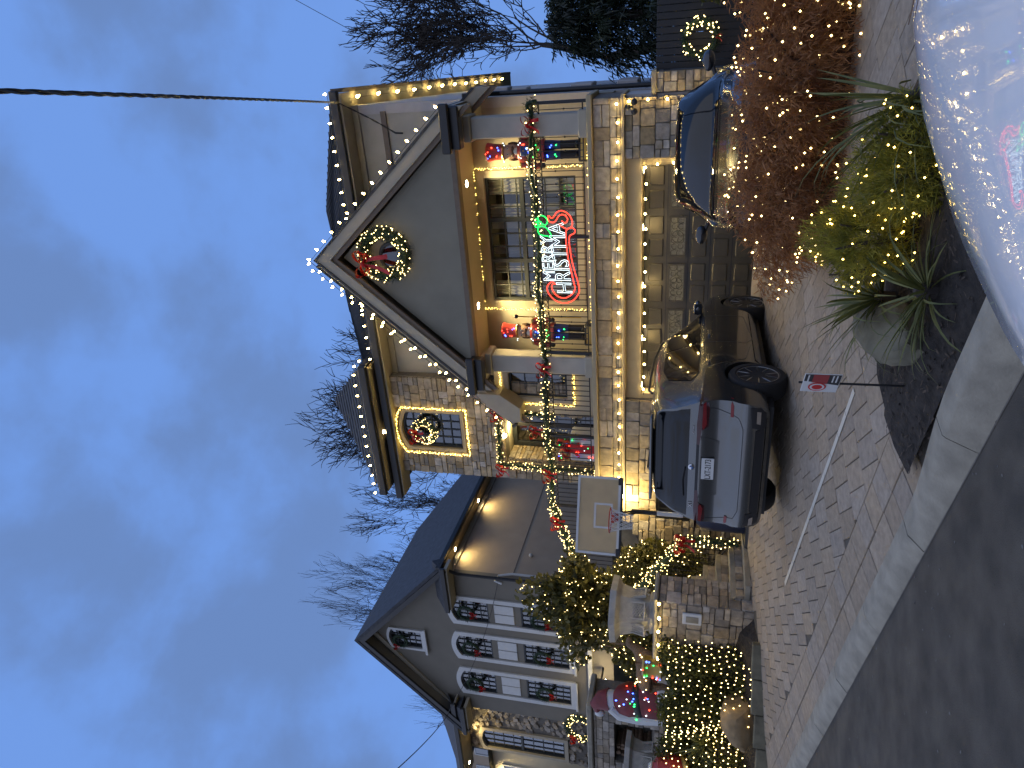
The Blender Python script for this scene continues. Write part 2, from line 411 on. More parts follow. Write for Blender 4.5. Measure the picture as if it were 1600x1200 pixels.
for i in range(2600):
    x, y = rnd(-3.05, 1.0), rnd(3.2, 6.0)
    if kerb_d(x, y) < .03 or y > 6.1-(x+2.2)*.3 or (x < -2.2 and y > 4.84+(x+3.1)*1.35): continue
    z = bed_z(x, y)+.012; a = rnd(0, 6.3); l = rnd(.008, .035); w = rnd(.004, .012); t = rnd(-.5, .5)
    d1, d2 = Vector((cos(a), sin(a), t))*l, Vector((-sin(a), cos(a), rnd(-.3, .3)))*w; p = Vector((x, y, z))
    mu.add([p-d1-d2, p+d1-d2*.5, p+d1+d2, p-d1+d2*.6], [(0,1,2,3)])
mu.build('mulch', mat('mulch', (.07, .05, .035), .9, noise=.6, nscale=40), kind='stuff')
# raised ground: bed and terraces on the left, yard behind, bed on the right under the red shrubs
def block(name, x0, x1, y0, y1, z, m, kind='structure'):
    return MB().box(x0, x1, y0, y1, -.25, z).build(name, MAT[m], kind=kind)
block('lower_terrace', -40, -11.45, 11.95, 15.6, 1.75, 'earth')
block('upper_terrace', -60, -10.5, 15.6, 18.2, 3.6, 'earth')
block('rear_yard', -80, 60, 18.2, 120, 1.2, 'earth')
b2 = MB(); n = 16; vs = [(-.6, 8.35, .62)]
for i in range(n): a = 2*pi*i/n; x, y = -.55+1.85*cos(a), 8.1+.75*sin(a); vs.append((x, y, zd(x, y)-.01))
b2.add(vs, [(0, 1+i, 1+(i+1) % n) for i in range(n)]).build('shrub_bed', MAT['soil'], kind='structure')
lb = MB(); n = 22
lb.add([(-9.45,9.45,.33),(-9.45,11.9,.55),(-11,11.95,1.5),(-16,11.95,1.6),(-24,11.95,1.6),(-24,13.3,.4),(-16,10.2,.4),(-12.3,8.7,.35),(-11,9.05,.36)],
       [(0,1,2,8),(2,3,7,8),(3,4,5,6,7)]).build('sloped_bed', MAT['soil'], kind='structure')
# ------------------------------------------------------------------ shared building pieces
random.seed(21)
UNIT = []
for k in range(5):   # unit stones, a little irregular, x/z in -.5..+.5, front at y=-1
    b = bmesh.new(); bmesh.ops.create_cube(b, size=1)
    bmesh.ops.bevel(b, geom=b.edges[:], offset=.06, segments=1, profile=.6, affect='EDGES'); b.verts.index_update()
    vs = [(v.co.x*(1+rnd(-.02, .02)), v.co.y-.5+(rnd(-.12, .12) if v.co.y < 0 else 0), v.co.z*(1+rnd(-.02, .02))) for v in b.verts]
    m = MB().add(vs, [[v.index for v in f.verts] for f in b.faces]); UNIT.append((m.v, m.f)); b.free()
UM = {}
def unit_mesh(k, mname):
    if (k, mname) not in UM:
        m = MB(); m.v, m.f = UNIT[k]; UM[(k, mname)] = m.mesh('stone', MAT[mname])
    return UM[(k, mname)]
def ashlar(x0, x1, z0, z1, hs=(.12, .16, .2, .26), ws=(.16, .5), avoid=(), gap=.012):
    """random ashlar: courses of uneven height, some stones split in two on top of each other"""
    out = []; z = z0
    while z < z1-.03:
        h = random.choice(hs); h = min(h, z1-z)
        if z1-z-h < .06: h = z1-z
        x = x0
        while x < x1-.02:
            w = rnd(*ws)*(1.0 if h < .2 else .85)
            if x1-x-w < .1: w = x1-x
            cells = [(x, x+w, z, z+h)]
            if h > .19 and random.random() < .45: t = rnd(.38, .62)*h; cells = [(x, x+w, z, z+t), (x, x+w, z+t, z+h)]
            elif w > .38 and random.random() < .3: t = rnd(.4, .6)*w; cells = [(x, x+t, z, z+h), (x+t, x+w, z, z+h)]
            for a, b_, c_, d_ in cells:
                for (p, q, r, s) in avoid:
                    if a < q and b_ > p and c_ < s and d_ > r:      # trim the stone back to the edge of the opening
                        ov = [(q-a, 'a'), (b_-p, 'b'), (s-c_, 'c'), (d_-r, 'd')]; m_ = min(ov)[1]
                        if m_ == 'a': a = q
                        elif m_ == 'b': b_ = p
                        elif m_ == 'c': c_ = s
                        else: d_ = r
                if b_-a > .05 and d_-c_ > .04: out.append((a+gap/2, b_-gap/2, c_+gap/2, d_-gap/2))
            x += w
        z += h
    return out
def stones(parent, cells, y, mname='stone', depth=.07, axis='y', name='stone', top=None):
    for a, b_, c_, d_ in cells:
        if top and d_ > top((a+b_)/2): continue
        o = link(name, unit_mesh(random.randrange(5), mname), parent)
        dp = depth*rnd(.8, 1.25)
        if axis == 'y': o.location = ((a+b_)/2, y, (c_+d_)/2); o.scale = (b_-a, dp, d_-c_)
        else:  # a wall facing +x: cells are in (y, z)
            o.location = (y, (a+b_)/2, (c_+d_)/2); o.rotation_euler = (0, 0, pi/2); o.scale = (b_-a, dp, d_-c_)
def wall_open(x0, x1, z0, z1, y0, y1, openings):
    m = MB(); xs = sorted({x0, x1, *[v for o in openings for v in o[:2]]}); zs = sorted({z0, z1, *[v for o in openings for v in o[2:]]})
    for i in range(len(xs)-1):
        for j in range(len(zs)-1):
            cx, cz = (xs[i]+xs[i+1])/2, (zs[j]+zs[j+1])/2
            if any(o[0] < cx < o[1] and o[2] < cz < o[3] for o in openings): continue
            m.box(xs[i], xs[i+1], y0, y1, zs[j], zs[j+1])
    return m
def ring(x0, x1, z0, z1, y0, y1, w):
    m = MB(); m.box(x0, x1, y0, y1, z1-w, z1); m.box(x0, x1, y0, y1, z0, z0+w); m.box(x0, x0+w, y0, y1, z0+w, z1-w); m.box(x1-w, x1, y0, y1, z0+w, z1-w); return m
def arch_poly(x0, x1, z0, z1, rise, n=10):
    """rectangle with a segmental arch on top"""
    p = [(x0, z0), (x1, z0)]
    for i in range(n+1):
        t = i/n; x = x1+(x0-x1)*t; p.append((x, z1-rise+rise*(1-(2*t-1)**2)))
    return p
def poly_ring(outer, inner, y0, y1):
    n = len(outer); m = MB()
    vs = [(x, y0, z) for x, z in outer]+[(x, y0, z) for x, z in inner]+[(x, y1, z) for x, z in outer]+[(x, y1, z) for x, z in inner]
    fs = []
    for i in range(n):
        j = (i+1) % n
        fs += [(i, j, n+j, n+i), (2*n+j, 2*n+i, 3*n+i, 3*n+j), (i, 2*n+i, 2*n+j, j), (n+i, n+j, 3*n+j, 3*n+i)]
    return m.add(vs, fs)
def window(parent, x0, x1, z0, z1, y, cols, rows, rise=0., trim=None, trim_w=.12, room=True, curtain=None, depth=.14, split=None, gmat='glass', fw_=.05):
    """frame, panes and glazing bars set into an opening whose wall face is at y"""
    P = arch_poly(x0, x1, z0, z1, rise); n = len(P)
    cx, cz = (x0+x1)/2, (z0+z1)/2
    def inset(d): return [(cx+(x-cx)*(1-2*d/(x1-x0)), cz+(z-cz)*(1-2*d/(z1-z0))) for x, z in P]
    w = poly_ring(P, inset(fw_), y+.03, y+depth).build('window', MAT['frame'], parent)
    if trim:
        def outset(d): return [(cx+(x-cx)*(1+2*d/(x1-x0)), cz+(z-cz)*(1+2*d/(z1-z0))) for x, z in P]
        poly_ring(outset(trim_w), inset(-.002), y-.05, y+.06).build('casing', MAT[trim], w)
    I = inset(fw_); gx0, gx1, gz0, gz1 = x0+fw_, x1-fw_, z0+fw_, z1-fw_
    sp = split or []
    for s in sp:   # heavy bars between the sashes
        if s[0] == 'x': MB().box(s[1]-.045, s[1]+.045, y+.028, y+depth+.002, gz0, gz1).build('mullion', MAT['frame'], w)
        else: MB().box(gx0, gx1, y+.026, y+depth+.004, s[1]-.045, s[1]+.045).build('transom', MAT['frame'], w)
    def ztop(x):
        t = (x-x0)/(x1-x0); return z1-rise+rise*(1-(2*t-1)**2)-fw_
    for i in range(cols):
        for j in range(rows):
            a, b_ = gx0+(gx1-gx0)*i/cols, gx0+(gx1-gx0)*(i+1)/cols; c_, d_ = gz0+(gz1-gz0)*j/rows, gz0+(gz1-gz0)*(j+1)/rows
            q = [(a, c_), (b_, c_), (b_, min(d_, ztop(b_))), ((a+b_)/2, min(d_, ztop((a+b_)/2))), (a, min(d_, ztop(a)))]
            tl = rnd(-.004, .004)
            MB().add([(x, y+.085+tl*((x-a)/(b_-a)), z) for x, z in q], [(0,1,2,3,4)]).build('pane', MAT[gmat], w)
    gb = MB()
    for i in range(1, cols): x = gx0+(gx1-gx0)*i/cols; gb.box(x-.012, x+.012, y+.055, y+.1, gz0, ztop(x))
    for j in range(1, rows): z = gz0+(gz1-gz0)*j/rows; gb.box(gx0, gx1, y+.057, y+.098, z-.012, z+.012)
    if gb.v: gb.build('glazing_bars', MAT['frame'], w)
    if room:
        r = MB(); Y = y+depth
        r.add([(x0,Y,z0),(x1,Y,z0),(x1,Y,z1),(x0,Y,z1),(x0,Y+.7,z0),(x1,Y+.7,z0),(x1,Y+.7,z1),(x0,Y+.7,z1)], [(4,5,6,7),(0,1,5,4),(1,2,6,5),(2,3,7,6),(3,0,4,7)])
        r.build('room', MAT['room'], w)
    if curtain:
        for (a, b_) in curtain:
            m = MB(); k = 14; vs = []
            for i in range(k+1):
                x = a+(b_-a)*i/k; yy = y+depth+.1+.03*sin(i*1.9)+.012*sin(i*4.1)
                vs += [(x, yy, z0+.02), (x, yy, z1-rise-.03)]
            m.add(vs, [(2*i, 2*i+2, 2*i+3, 2*i+1) for i in range(k)]).build('curtain', MAT['curtain'], w, smooth=True, angle=80)
    return w
def spot_lamp(parent, p, power, r=.06, color=WARM, rad=.07, spot=None):
    """a recessed downlight: metal ring, glowing lens and its light"""
    T = Matrix.Translation(p)
    w = MB().torus(r*1.15, .014, 14, 5, T).build('lamp_ring', MAT['white'], parent, smooth=True)
    MB().lathe([(r*.98, -.012), (r*.98, .0)], 14, T).build('lens', LAMP, w)
    spot = spot or 150; ld = bpy.data.lights.new('lamp_light', 'SPOT' if spot else 'POINT'); ld.energy = power; ld.color = color; ld.shadow_soft_size = rad
    if spot: ld.spot_size = radians(spot); ld.spot_blend = .8
    lo = bpy.data.objects.new('lamp_light', ld); col.objects.link(lo); lo.location = (p[0], p[1], p[2]-.06); lo.parent = w
    return w
def path_pts(pts, step):
    """resample a polyline at an even step, returns points and tangents"""
    P = [Vector(p) for p in pts]; out = []; carry = 0
    for a, b_ in zip(P, P[1:]):
        L_ = (b_-a).length; t = (b_-a)/L_; s = carry
        while s < L_: out.append((a+t*s, t)); s += step
        carry = s-L_
    return out
BULB = None
def c9_string(name, label, pts, step=.3, normal=(0, -1, 0), size=1., cordmat='black', jitter=.02, lightlabel=None, group=None):
    """a cord with large bulbs: each bulb a part of the string"""
    global BULB
    if BULB is None:
        BULB = (MB().lathe([(.001, .062), (.011, .052), (.019, .03), (.021, .016), (.015, 0)], 8).mesh('bulb', C9, True, 60),
                MB().lathe([(.012, .001), (.012, -.022)], 7).mesh('socket', MAT['dark']))
    o = thing(name, label, 'string lights', tuple(pts[0]), group=group)
    MB().tube([Vector(p) for p in pts], .006, 4).build('cord', MAT[cordmat], o)
    nrm = Vector(normal).normalized()
    for p, t in path_pts(pts, step):
        d = (nrm+Vector((rnd(-.25, .25), rnd(-.25, .25), rnd(-.25, .25)))).normalized()
        q = Vector((0, 0, 1)).rotation_difference(d)
        b = link('bulb', BULB[0], o); b.rotation_mode = 'QUATERNION'; b.rotation_quaternion = q; b.location = p+d*.022; b.scale = (size,)*3
        s = link('socket', BULB[1], b)
    return o
def minis(name, pts, r, material, parent, kind='stuff'):
    m = MB()
    for p in pts: m.octa(p, r*rnd(.8, 1.2))
    return m.build(name, material, parent, kind=kind)
def needles_along(m, pts, rad, n, ln=(.05, .09), w=.006):
    """fir needles and sprigs standing off a path, as thin triangles"""
    S = path_pts(pts, .01)
    for i in range(n):
        p, t = random.choice(S); a = rnd(0, 2*pi); o = t.orthogonal().normalized(); b_ = t.cross(o)
        d = (o*cos(a)+b_*sin(a)); q = p+d*rad*rnd(.1, .8); dirv = (d+t*rnd(-.9, .9)+Vector((0, 0, rnd(-.3, .2)))).normalized()
        e = q+dirv*rnd(*ln); sd_ = dirv.cross(Vector((rnd(-1, 1), rnd(-1, 1), rnd(-1, 1)))).normalized()*w
        m.add([q-sd_, q+sd_, e], [(0,1,2)])
    return m
def bow(parent, p, size=.16, nrm=(0, -1, 0), name='bow', up=(0, 0, 1), tail=1.4):
    """ribbon bow: four loops, knot and two tails"""
    nz_ = Vector(nrm).normalized(); ux = Vector(up).cross(nz_).normalized(); uz = nz_.cross(ux)
    T = Matrix((ux, -nz_, uz)).transposed().to_4x4(); T.translation = Vector(p)
    m = MB()
    for sgn, tilt, k in ((-1, .35, 1), (1, .35, 1), (-1, -.35, .8), (1, -.35, .8)):
        n = 12; vs = []
        for i in range(n+1):
            a = 2*pi*i/n; x = sgn*size*k*(.5-.5*cos(a))*1.05; z = size*k*.42*sin(a); wd = size*.28*(.5+.5*sin(a/2))
            z2 = z+x*sgn*tilt
            vs += [(x, -.03-wd-.25*abs(x), z2), (x, -.03+wd*.4-.1*abs(x), z2)]
        m.add(vs, [(2*i, 2*i+2, 2*i+3, 2*i+1) for i in range(n)], T)
    m.ball((0, -.05, 0), size*.2, 8, 5, m=T)
    for sgn in (-1, 1):
        vs = []
        for i in range(6):
            t = i/5; x = sgn*(size*.12+size*.55*t)+.02*sin(4*t); z = -size*tail*t; wd = size*.14*(1+.4*t); y = -.05+.03*sin(5*t+sgn)
            vs += [(x-wd, y, z), (x+wd, y-.01, z)]
        m.add(vs, [(2*i, 2*i+2, 2*i+3, 2*i+1) for i in range(5)], T)
    return m.build(name, MAT['red'], parent, smooth=True, angle=60)
def wreath(label, c, R_, r, nrm=(0, -1, 0), lights=60, bow_at=None, bow_size=.2, group=None, led=LED, led_r=.012, dens=2600, bow_tail=1.4, dark=False):
    """fir wreath on a ring, with mini lights and a bow"""
    o = thing('wreath', label, 'wreath', tuple(c), group=group)
    nz_ = Vector(nrm).normalized(); ux = Vector((0, 0, 1)).cross(nz_).normalized(); uz = nz_.cross(ux); C = Vector(c)
    pts = [C+(ux*cos(a)+uz*sin(a))*R_ for a in [2*pi*i/40 for i in range(41)]]
    m = MB(); m.tube(pts, r*.45, 6, caps=False); needles_along(m, pts, r, int(dens*R_*r*20), (r*.4, r*.95), .005)
    m.build('fir_ring', MAT['needle'], o)
    if lights:
        P = []
        for i in range(lights):
            a = rnd(0, 2*pi); b_ = rnd(-.2, pi+.2); q = C+(ux*cos(a)+uz*sin(a))*(R_+r*.95*cos(b_))+nz_*r*.95*sin(b_); P.append(q)
        minis('mini_lights', P, led_r, led, o)
    if bow_at is not None:
        a = bow_at; bow(o, C+(ux*cos(a)+uz*sin(a))*R_+nz_*r*.8, bow_size, nrm, tail=bow_tail)
    return o
def garland(label, pts, rad=.1, lights=20, bows=(), led=LED, led_r=.012, nrm=(0, -1, 0), dens=420, bow_size=.16, group=None, sag=0., name='garland'):
    """fir garland along a path; lights per metre; bows at (point) list"""
    o = thing(name, label, 'garland', tuple(pts[0]), group=group)
    L_ = sum((Vector(b_)-Vector(a)).length for a, b_ in zip(pts, pts[1:]))
    S = path_pts(pts, .08); P2 = [p+Vector((rnd(-.02, .02), rnd(-.02, .02), rnd(-.025, .025)))*(rad/.1) for p, t in S]+[Vector(pts[-1])]
    m = MB(); m.tube(P2, rad*.38, 5); needles_along(m, P2, rad, int(dens*L_), (rad*.5, rad*1.0), .006)
    m.build('fir_rope', MAT['needle'], o)
    P = []
    for i in range(int(lights*L_)):
        p, t = random.choice(S); a = rnd(0, 2*pi); oo = t.orthogonal().normalized(); b_ = t.cross(oo)
        P.append(p+(oo*cos(a)+b_*sin(a))*rad*rnd(.75, 1.15))
    if P: minis('mini_lights', P, led_r, led, o)
    for b_ in bows: bow(o, b_, bow_size, nrm)
    return o
# ------------------------------------------------------------------ the decorated house
random.seed(31)
H = thing('house', 'two storey stone and stucco house over a garage, with balcony and lit porch gable', 'house', (-5.5, 14.0, .6))
def part(mb, name, m, parent=None, **k): return mb.build(name, MAT[m], parent or H, **k)
GX0, GX1, GZ1 = -7.28, -2.22, 2.76        # garage opening
# garage storey
part(MB().box(GX1+.0, -1.2, 14.07, 15.0, .55, 3.08), 'pier_core', 'mortar')
part(MB().box(-1.2, -1.1, 14.2, 15.0, .55, 3.08), 'wall', 'siding')
part(MB().box(GX0+.001, GX1-.001, 14.10, 14.32, GZ1, 3.08), 'garage_header', 'trim')
part(MB().box(GX0+.001, GX0+.12, 14.12, 14.42, .6, GZ1-.002), 'door_jamb', 'trim')
part(MB().box(GX1-.12, GX1-.001, 14.12, 14.42, .6, GZ1-.002), 'door_jamb', 'trim')
part(MB().box(GX0, GX1, 14.32, 15.0, GZ1-.02, 3.08), 'lintel', 'trim')
part(MB().box(-10.45, -1.12, 14.07, 15.1, 3.15, 3.67), 'band_core', 'mortar')
part(MB().cbox(-10.5, -1.06, 13.94, 15.0, 3.081, 3.149, .012), 'band_moulding', 'trim')
part(MB().cbox(-10.52, -1.04, 13.90, 15.0, 3.671, 3.775, .015), 'balcony_cap', 'trim')
part(MB().box(-10.45, -1.1, 15.0, 15.5, 3.4, 3.76), 'balcony_floor', 'concrete')
# the overhead door: five sections of raised panels, the second one glazed
gd = MB().box(GX0+.121, GX1-.121, 14.40, 14.46, .60, GZ1).build('garage_door', MAT['garage'], H)
MB().box(GX0, GX1, 14.0, 14.47, .55, .607).build('door_sill', MAT['concrete'], H)
dz = (GZ1-.06-.61)/5; dw = (GX1-GX0-.24)/5
for r_ in range(5):
    z0 = .615+r_*dz
    if r_: MB().box(GX0+.121, GX1-.121, 14.392, 14.401, z0-.008, z0+.006).build('section_joint', MAT['dark'], gd)
    for c_ in range(5):
        a = GX0+.12+c_*dw
        if r_ == 3:
            gx0, gx1, gz0, gz1 = a+.11, a+dw-.11, z0+.07, z0+dz-.06
            p = ring(gx0-.03, gx1+.03, gz0-.03, gz1+.03, 14.375, 14.40, .03).build('glazed_panel', MAT['garage'], gd)
            MB().add([(gx0, 14.388, gz0), (gx1, 14.388, gz0), (gx1, 14.388, gz1), (gx0, 14.388, gz1)], [(0,1,2,3)]).build('etched_pane', MAT['etched'], p)
            sc_ = MB(); mx, mz = (gx0+gx1)/2, (gz0+gz1)/2; hh = (gz1-gz0)/2
            for sx in (-1, 1):
                for cx_, rr in ((.34, .075), (.2, .05), (.07, .06)):
                    for sz in (-1, 1):
                        T = Matrix.Translation((mx+sx*cx_, 14.378, mz+sz*hh*.42)) @ Matrix.Rotation(pi/2, 4, 'X')
                        sc_.torus(rr, .006, 12, 4, T, a0=sx*sz*.6, a1=sx*sz*.6+4.6)
            sc_.torus(hh*.8, .006, 16, 4, Matrix.Translation((mx, 14.378, mz)) @ Matrix.Rotation(pi/2, 4, 'X'))
            sc_.build('scroll_work', MAT['garage'], p)
        else:
            k = 2 if r_ == 4 else 2
            for q in range(k):
                x0, x1 = a+.05+q*(dw-.05)/k, a+(q+1)*(dw-.05)/k
                f = MB(); f.cbox(x0+.02, x1-.02, 14.376, 14.41, z0+.07, z0+dz-.06, .018)
                ring(x0, x1, z0+.05, z0+dz-.04, 14.392, 14.401, .012)
                f.build('raised_panel', MAT['garage'], gd)
# stones of the garage pier and balcony band
stones(H, ashlar(GX1+.01, -1.17, .62, 3.08, (.14, .2, .27), (.16, .42)), 14.06, depth=.06)
stones(H, ashlar(-10.44, -1.12, 3.155, 3.665, (.2, .26, .3), (.26, .62)), 14.06, depth=.07)
stones(H, ashlar(14.0, 15.0, .62, 3.66, (.2, .27), (.25, .5)), -1.19, depth=.05, axis='x')
# upper walls
WY = 15.4
win_main = (-5.52, -2.72, 4.25, 6.27)
part(wall_open(-7.6, -1.1, 3.77, 9.14, WY, WY+.2, [win_main]), 'wall', 'stucco')
part(MB().box(-7.6, -1.1, WY-.004, WY, 3.77, 6.58), 'porch_wall', 'cream') if False else None
x0, x1, z0, z1 = win_main; tx = (x1-x0)/3
window(H, x0, x1, z0, z1, WY, 9, 6, trim='trim_lt', trim_w=.15, split=[('x', x0+tx), ('x', x0+2*tx), ('z', (z0+z1)/2+.2)],
       curtain=[(x0+.05, x0+.38), (x0+tx-.3, x0+tx-.02), (x0+tx+.1, x0+tx+.3), (x0+2*tx-.25, x0+2*tx+.3), (x1-.42, x1-.08)])
# a warm lamp burning in the room behind the big window
ld = bpy.data.lights.new('room_lamp', 'POINT'); ld.energy = 5; ld.color = WARM; ld.shadow_soft_size = .15
lo = bpy.data.objects.new('room_lamp', ld); col.objects.link(lo); lo.location = (-4.1, WY+.6, 5.4); lo.parent = H; lo.matrix_parent_inverse = PINV[H.name]
# wall with the narrow window, under the flared end of the rear gable
SWY = 15.06
win_s = (-7.86, -7.22, 4.55, 5.98)
part(wall_open(-8.3, -6.75, 3.77, 6.35, SWY, SWY+.25, [win_s]), 'wall', 'cream')
window(H, *win_s, SWY, 2, 4, trim='trim_lt', trim_w=.13)
# stone tower
TY = 15.12; T0, T1, TZ = -10.32, -7.5, 9.42
win_t = (-9.52, -8.5, 7.36, 8.98); door_t = (-9.80, -8.42, 3.77, 6.22)
part(wall_open(T0, T1, 3.77, TZ, TY+.06, TY+.36, [win_t, door_t]), 'tower_wall', 'mortar')
part(MB().box(T0, T0+.3, TY+.36, 18, 3.77, TZ), 'tower_side', 'stucco')
trim_o = (win_t[0]-.1, win_t[1]+.1, win_t[2]-.1, win_t[3]+.1)
stones(H, ashlar(T0+.005, T1-.005, 3.79, TZ-.04, (.13, .17, .21, .25), (.18, .44), [trim_o, (door_t[0], door_t[1], 3.6, door_t[3])]), TY+.055, depth=.07)
window(H, *win_t, TY+.02, 4, 6, rise=.16, trim='trim', trim_w=.09, depth=.2)
# the front door, deep in the stone reveal
rv_ = MB(); dx0, dx1, dzz = door_t[0], door_t[1], door_t[3]
rv_.box(dx0-.1, dx0, TY+.36, TY+1.0, 3.77, dzz+.1); rv_.box(dx1, dx1+.1, TY+.36, TY+1.0, 3.77, dzz+.1); rv_.box(dx0, dx1, TY+.36, TY+1.0, dzz, dzz+.1)
part(rv_, 'door_reveal', 'cream')
stones(H, ashlar(TY+.1, TY+.8, 3.8, 6.2, (.13, .2), (.2, .36)), dx0-.01, depth=.05, axis='x')
fd = ring(dx0+.06, dx1-.06, 3.75, dzz-.02, TY+.72, TY+.84, .11).build('front_door', MAT['frame'], H)
MB().add([(dx0+.17, TY+.78, 3.86), (dx1-.17, TY+.78, 3.86), (dx1-.17, TY+.78, dzz-.13), (dx0+.17, TY+.78, dzz-.13)], [(0,1,2,3)]).build('door_glass', MAT['glass_dk'], fd)
gm = MB()
for i in range(1, 6): z = 3.9+i*.37; gm.box(dx0+.17, dx1-.17, TY+.765, TY+.775, z-.008, z+.008)
gm.box((dx0+dx1)/2-.05, (dx0+dx1)/2+.05, TY+.74, TY+.82, 3.86, dzz-.13)
gm.build('door_grille', MAT['black'], fd)
MB().box(dx0-.05, dx1+.05, TY+.85, TY+1.5, 3.75, 6.3).build('hall', mat('hall', (.30, .22, .12), .9), fd)
# right side wall, siding with vents
sw = MB(); P = [(-1.1, 15.4), (-1.62, 27.5)]
sw.add([(-1.1,15.38,.5),(-1.62,27.5,.5),(-1.62,27.5,9.1),(-1.1,15.38,9.1),(-1.3,15.38,.5),(-1.9,27.5,.5),(-1.9,27.5,9.1),(-1.3,15.38,9.1)], [(0,1,2,3),(7,6,5,4),(0,3,7,4),(1,5,6,2)])
side = part(sw, 'side_wall', 'siding')
def sidep(t): return (-1.1-.52*t, 15.4+12.1*t)
for k in range(9):
    z = 2.4+k*.42; a, b_ = sidep(0), sidep(1)
    MB().add([(a[0]+.004,a[1],z),(b_[0]+.004,b_[1],z),(b_[0]+.004,b_[1],z+.012),(a[0]+.004,a[1],z+.012)], [(0,1,2,3)]).build('siding_joint', MAT['mortar'], side)
for t, z, w, h in ((.10, 5.6, .4, .35), (.2, 4.4, .8, .5), (.33, 3.5, 1.0, .5), (.28, 6.6, .5, .4)):
    x, y = sidep(t); MB().cbox(x-.02, x+.14, y-w/2, y+w/2, z-h/2, z+h/2, .02).build('wall_vent', MAT['siding'], side)
MB().tube([(-1.02,15.1,6.5),(-1.02,15.3,6.1),(-1.05,15.7,5.85),(-1.05,15.75,.7)], .05, 8).build('downspout', MAT['gutter'], H, smooth=True)
part(MB().box(-3.0, -1.25, WY-.05, WY-.001, 8.35, 8.47), 'band_board', 'brown')

# roofs ---------------------------------------------------------------
EZ = 9.24
EA, EB = (-.82, 14.95), (-11.0, 14.95)       # front eave of the main hip roof
r1, r2 = (-4.0, 18.2, 11.75), (-6.6, 18.2, 11.6)
c0, c1, c2, c3 = (EA[0], EA[1], EZ+.12), (EB[0], EB[1], EZ+.12), (-11.0, 30, EZ+.12), (-1.35, 30, EZ+.12)
rf = MB()
rf.add([c0, c1, r2, r1], [(0, 3, 2, 1)]); rf.add([c0, r1, (-4.4, 26, 11.75), c3], [(0, 3, 2, 1)]); rf.add([c1, c2, r2], [(0, 2, 1)]); rf.add([c2, c3, (-4.4, 26, 11.75), r2], [(0, 1, 2, 3)])
rf.add([(-4.4, 26, 11.75), r2, r1], [(0, 1, 2)])
roof = rf.build('roof', MAT['roof'], H)
# shingle courses on the front slope, each a raised strip
for k in range(1, 15):
    t = k/15; a = Vector(c0).lerp(Vector(r1), t); b_ = Vector(c1).lerp(Vector(r2), t); n_ = Vector((0, -.55, .83))*.014
    MB().add([a+n_*.1, b_+n_*.1, b_+n_+Vector((0, -.005, 0)), a+n_+Vector((0, -.005, 0)), b_+Vector((0, .10, .075)), a+Vector((0, .10, .075))], [(1,0,3,2), (2,3,5,4)]).build('shingle_course', MAT['roof'], roof)
part(MB().box(-11.0, -.82, 14.9, 15.4, EZ-.12, EZ-.08).box(-1.35, -.9, 15.4, 15.5, EZ-.12, EZ-.08), 'soffit', 'trim_lt')
MB().cbox(-11.05, -.76, 14.82, 14.95, EZ-.08, EZ+.11, .02).build('gutter', MAT['gutter'], H)
ga = MB(); ga.add([(-.80,14.95,EZ-.1),(-1.32,30,EZ-.1),(-1.32,30,EZ+.11),(-.80,14.95,EZ+.11),(-.72,14.95,EZ-.1),(-1.24,30,EZ-.1),(-1.24,30,EZ+.11),(-.72,14.95,EZ+.11)], [(0,1,2,3),(4,7,6,5),(0,4,5,1),(3,2,6,7),(0,3,7,4)])
ga.build('gutter', MAT['brown'], H)
so = MB(); so.add([(-.8,15.41,EZ-.09),(-1.32,30,EZ-.09),(-1.8,30,EZ-.09),(-1.3,15.41,EZ-.09)], [(0,1,2,3)]).build('side_soffit', MAT['trim_lt'], H)
part(MB().box(-7.6, -1.1, WY-.06, WY-.001, 8.98, 9.12), 'frieze', 'trim_lt')
# tower roof
tr = MB(); t4 = [(-10.72,14.62,9.66),(-7.05,14.62,9.66),(-7.05,18.4,9.66),(-10.72,18.4,9.66)]; ap = (-9.02,16.5,11.62)
tr.add(t4+[ap], [(0,1,4),(1,2,4),(2,3,4),(3,0,4)]); troof = tr.build('tower_roof', MAT['roof'], H)
for k in range(1, 12):
    t = k/12; a = Vector(t4[0]).lerp(Vector(ap), t); b_ = Vector(t4[1]).lerp(Vector(ap), t); n_ = Vector((0, -.012, .012)); u_ = (Vector(ap)-(Vector(t4[0])+Vector(t4[1]))/2)*.07
    MB().add([a, b_, b_+n_, a+n_, b_+u_, a+u_], [(0,1,2,3), (3,2,4,5)]).build('shingle_course', MAT['roof'], troof)
part(MB().box(-10.70, -7.06, 14.64, 15.17, 9.44, 9.48), 'tower_soffit', 'trim_lt')
part(MB().cbox(-10.78, -7.0, 14.52, 14.64, 9.46, 9.67, .02), 'tower_gutter', 'gutter')
part(MB().cbox(-7.06, -6.98, 14.645, 15.4, 9.462, 9.668, .02), 'tower_gutter', 'gutter')
part(MB().box(T0-.02, T1+.02, TY-.03, TY+.05, 9.25, 9.44), 'tower_frieze', 'trim')
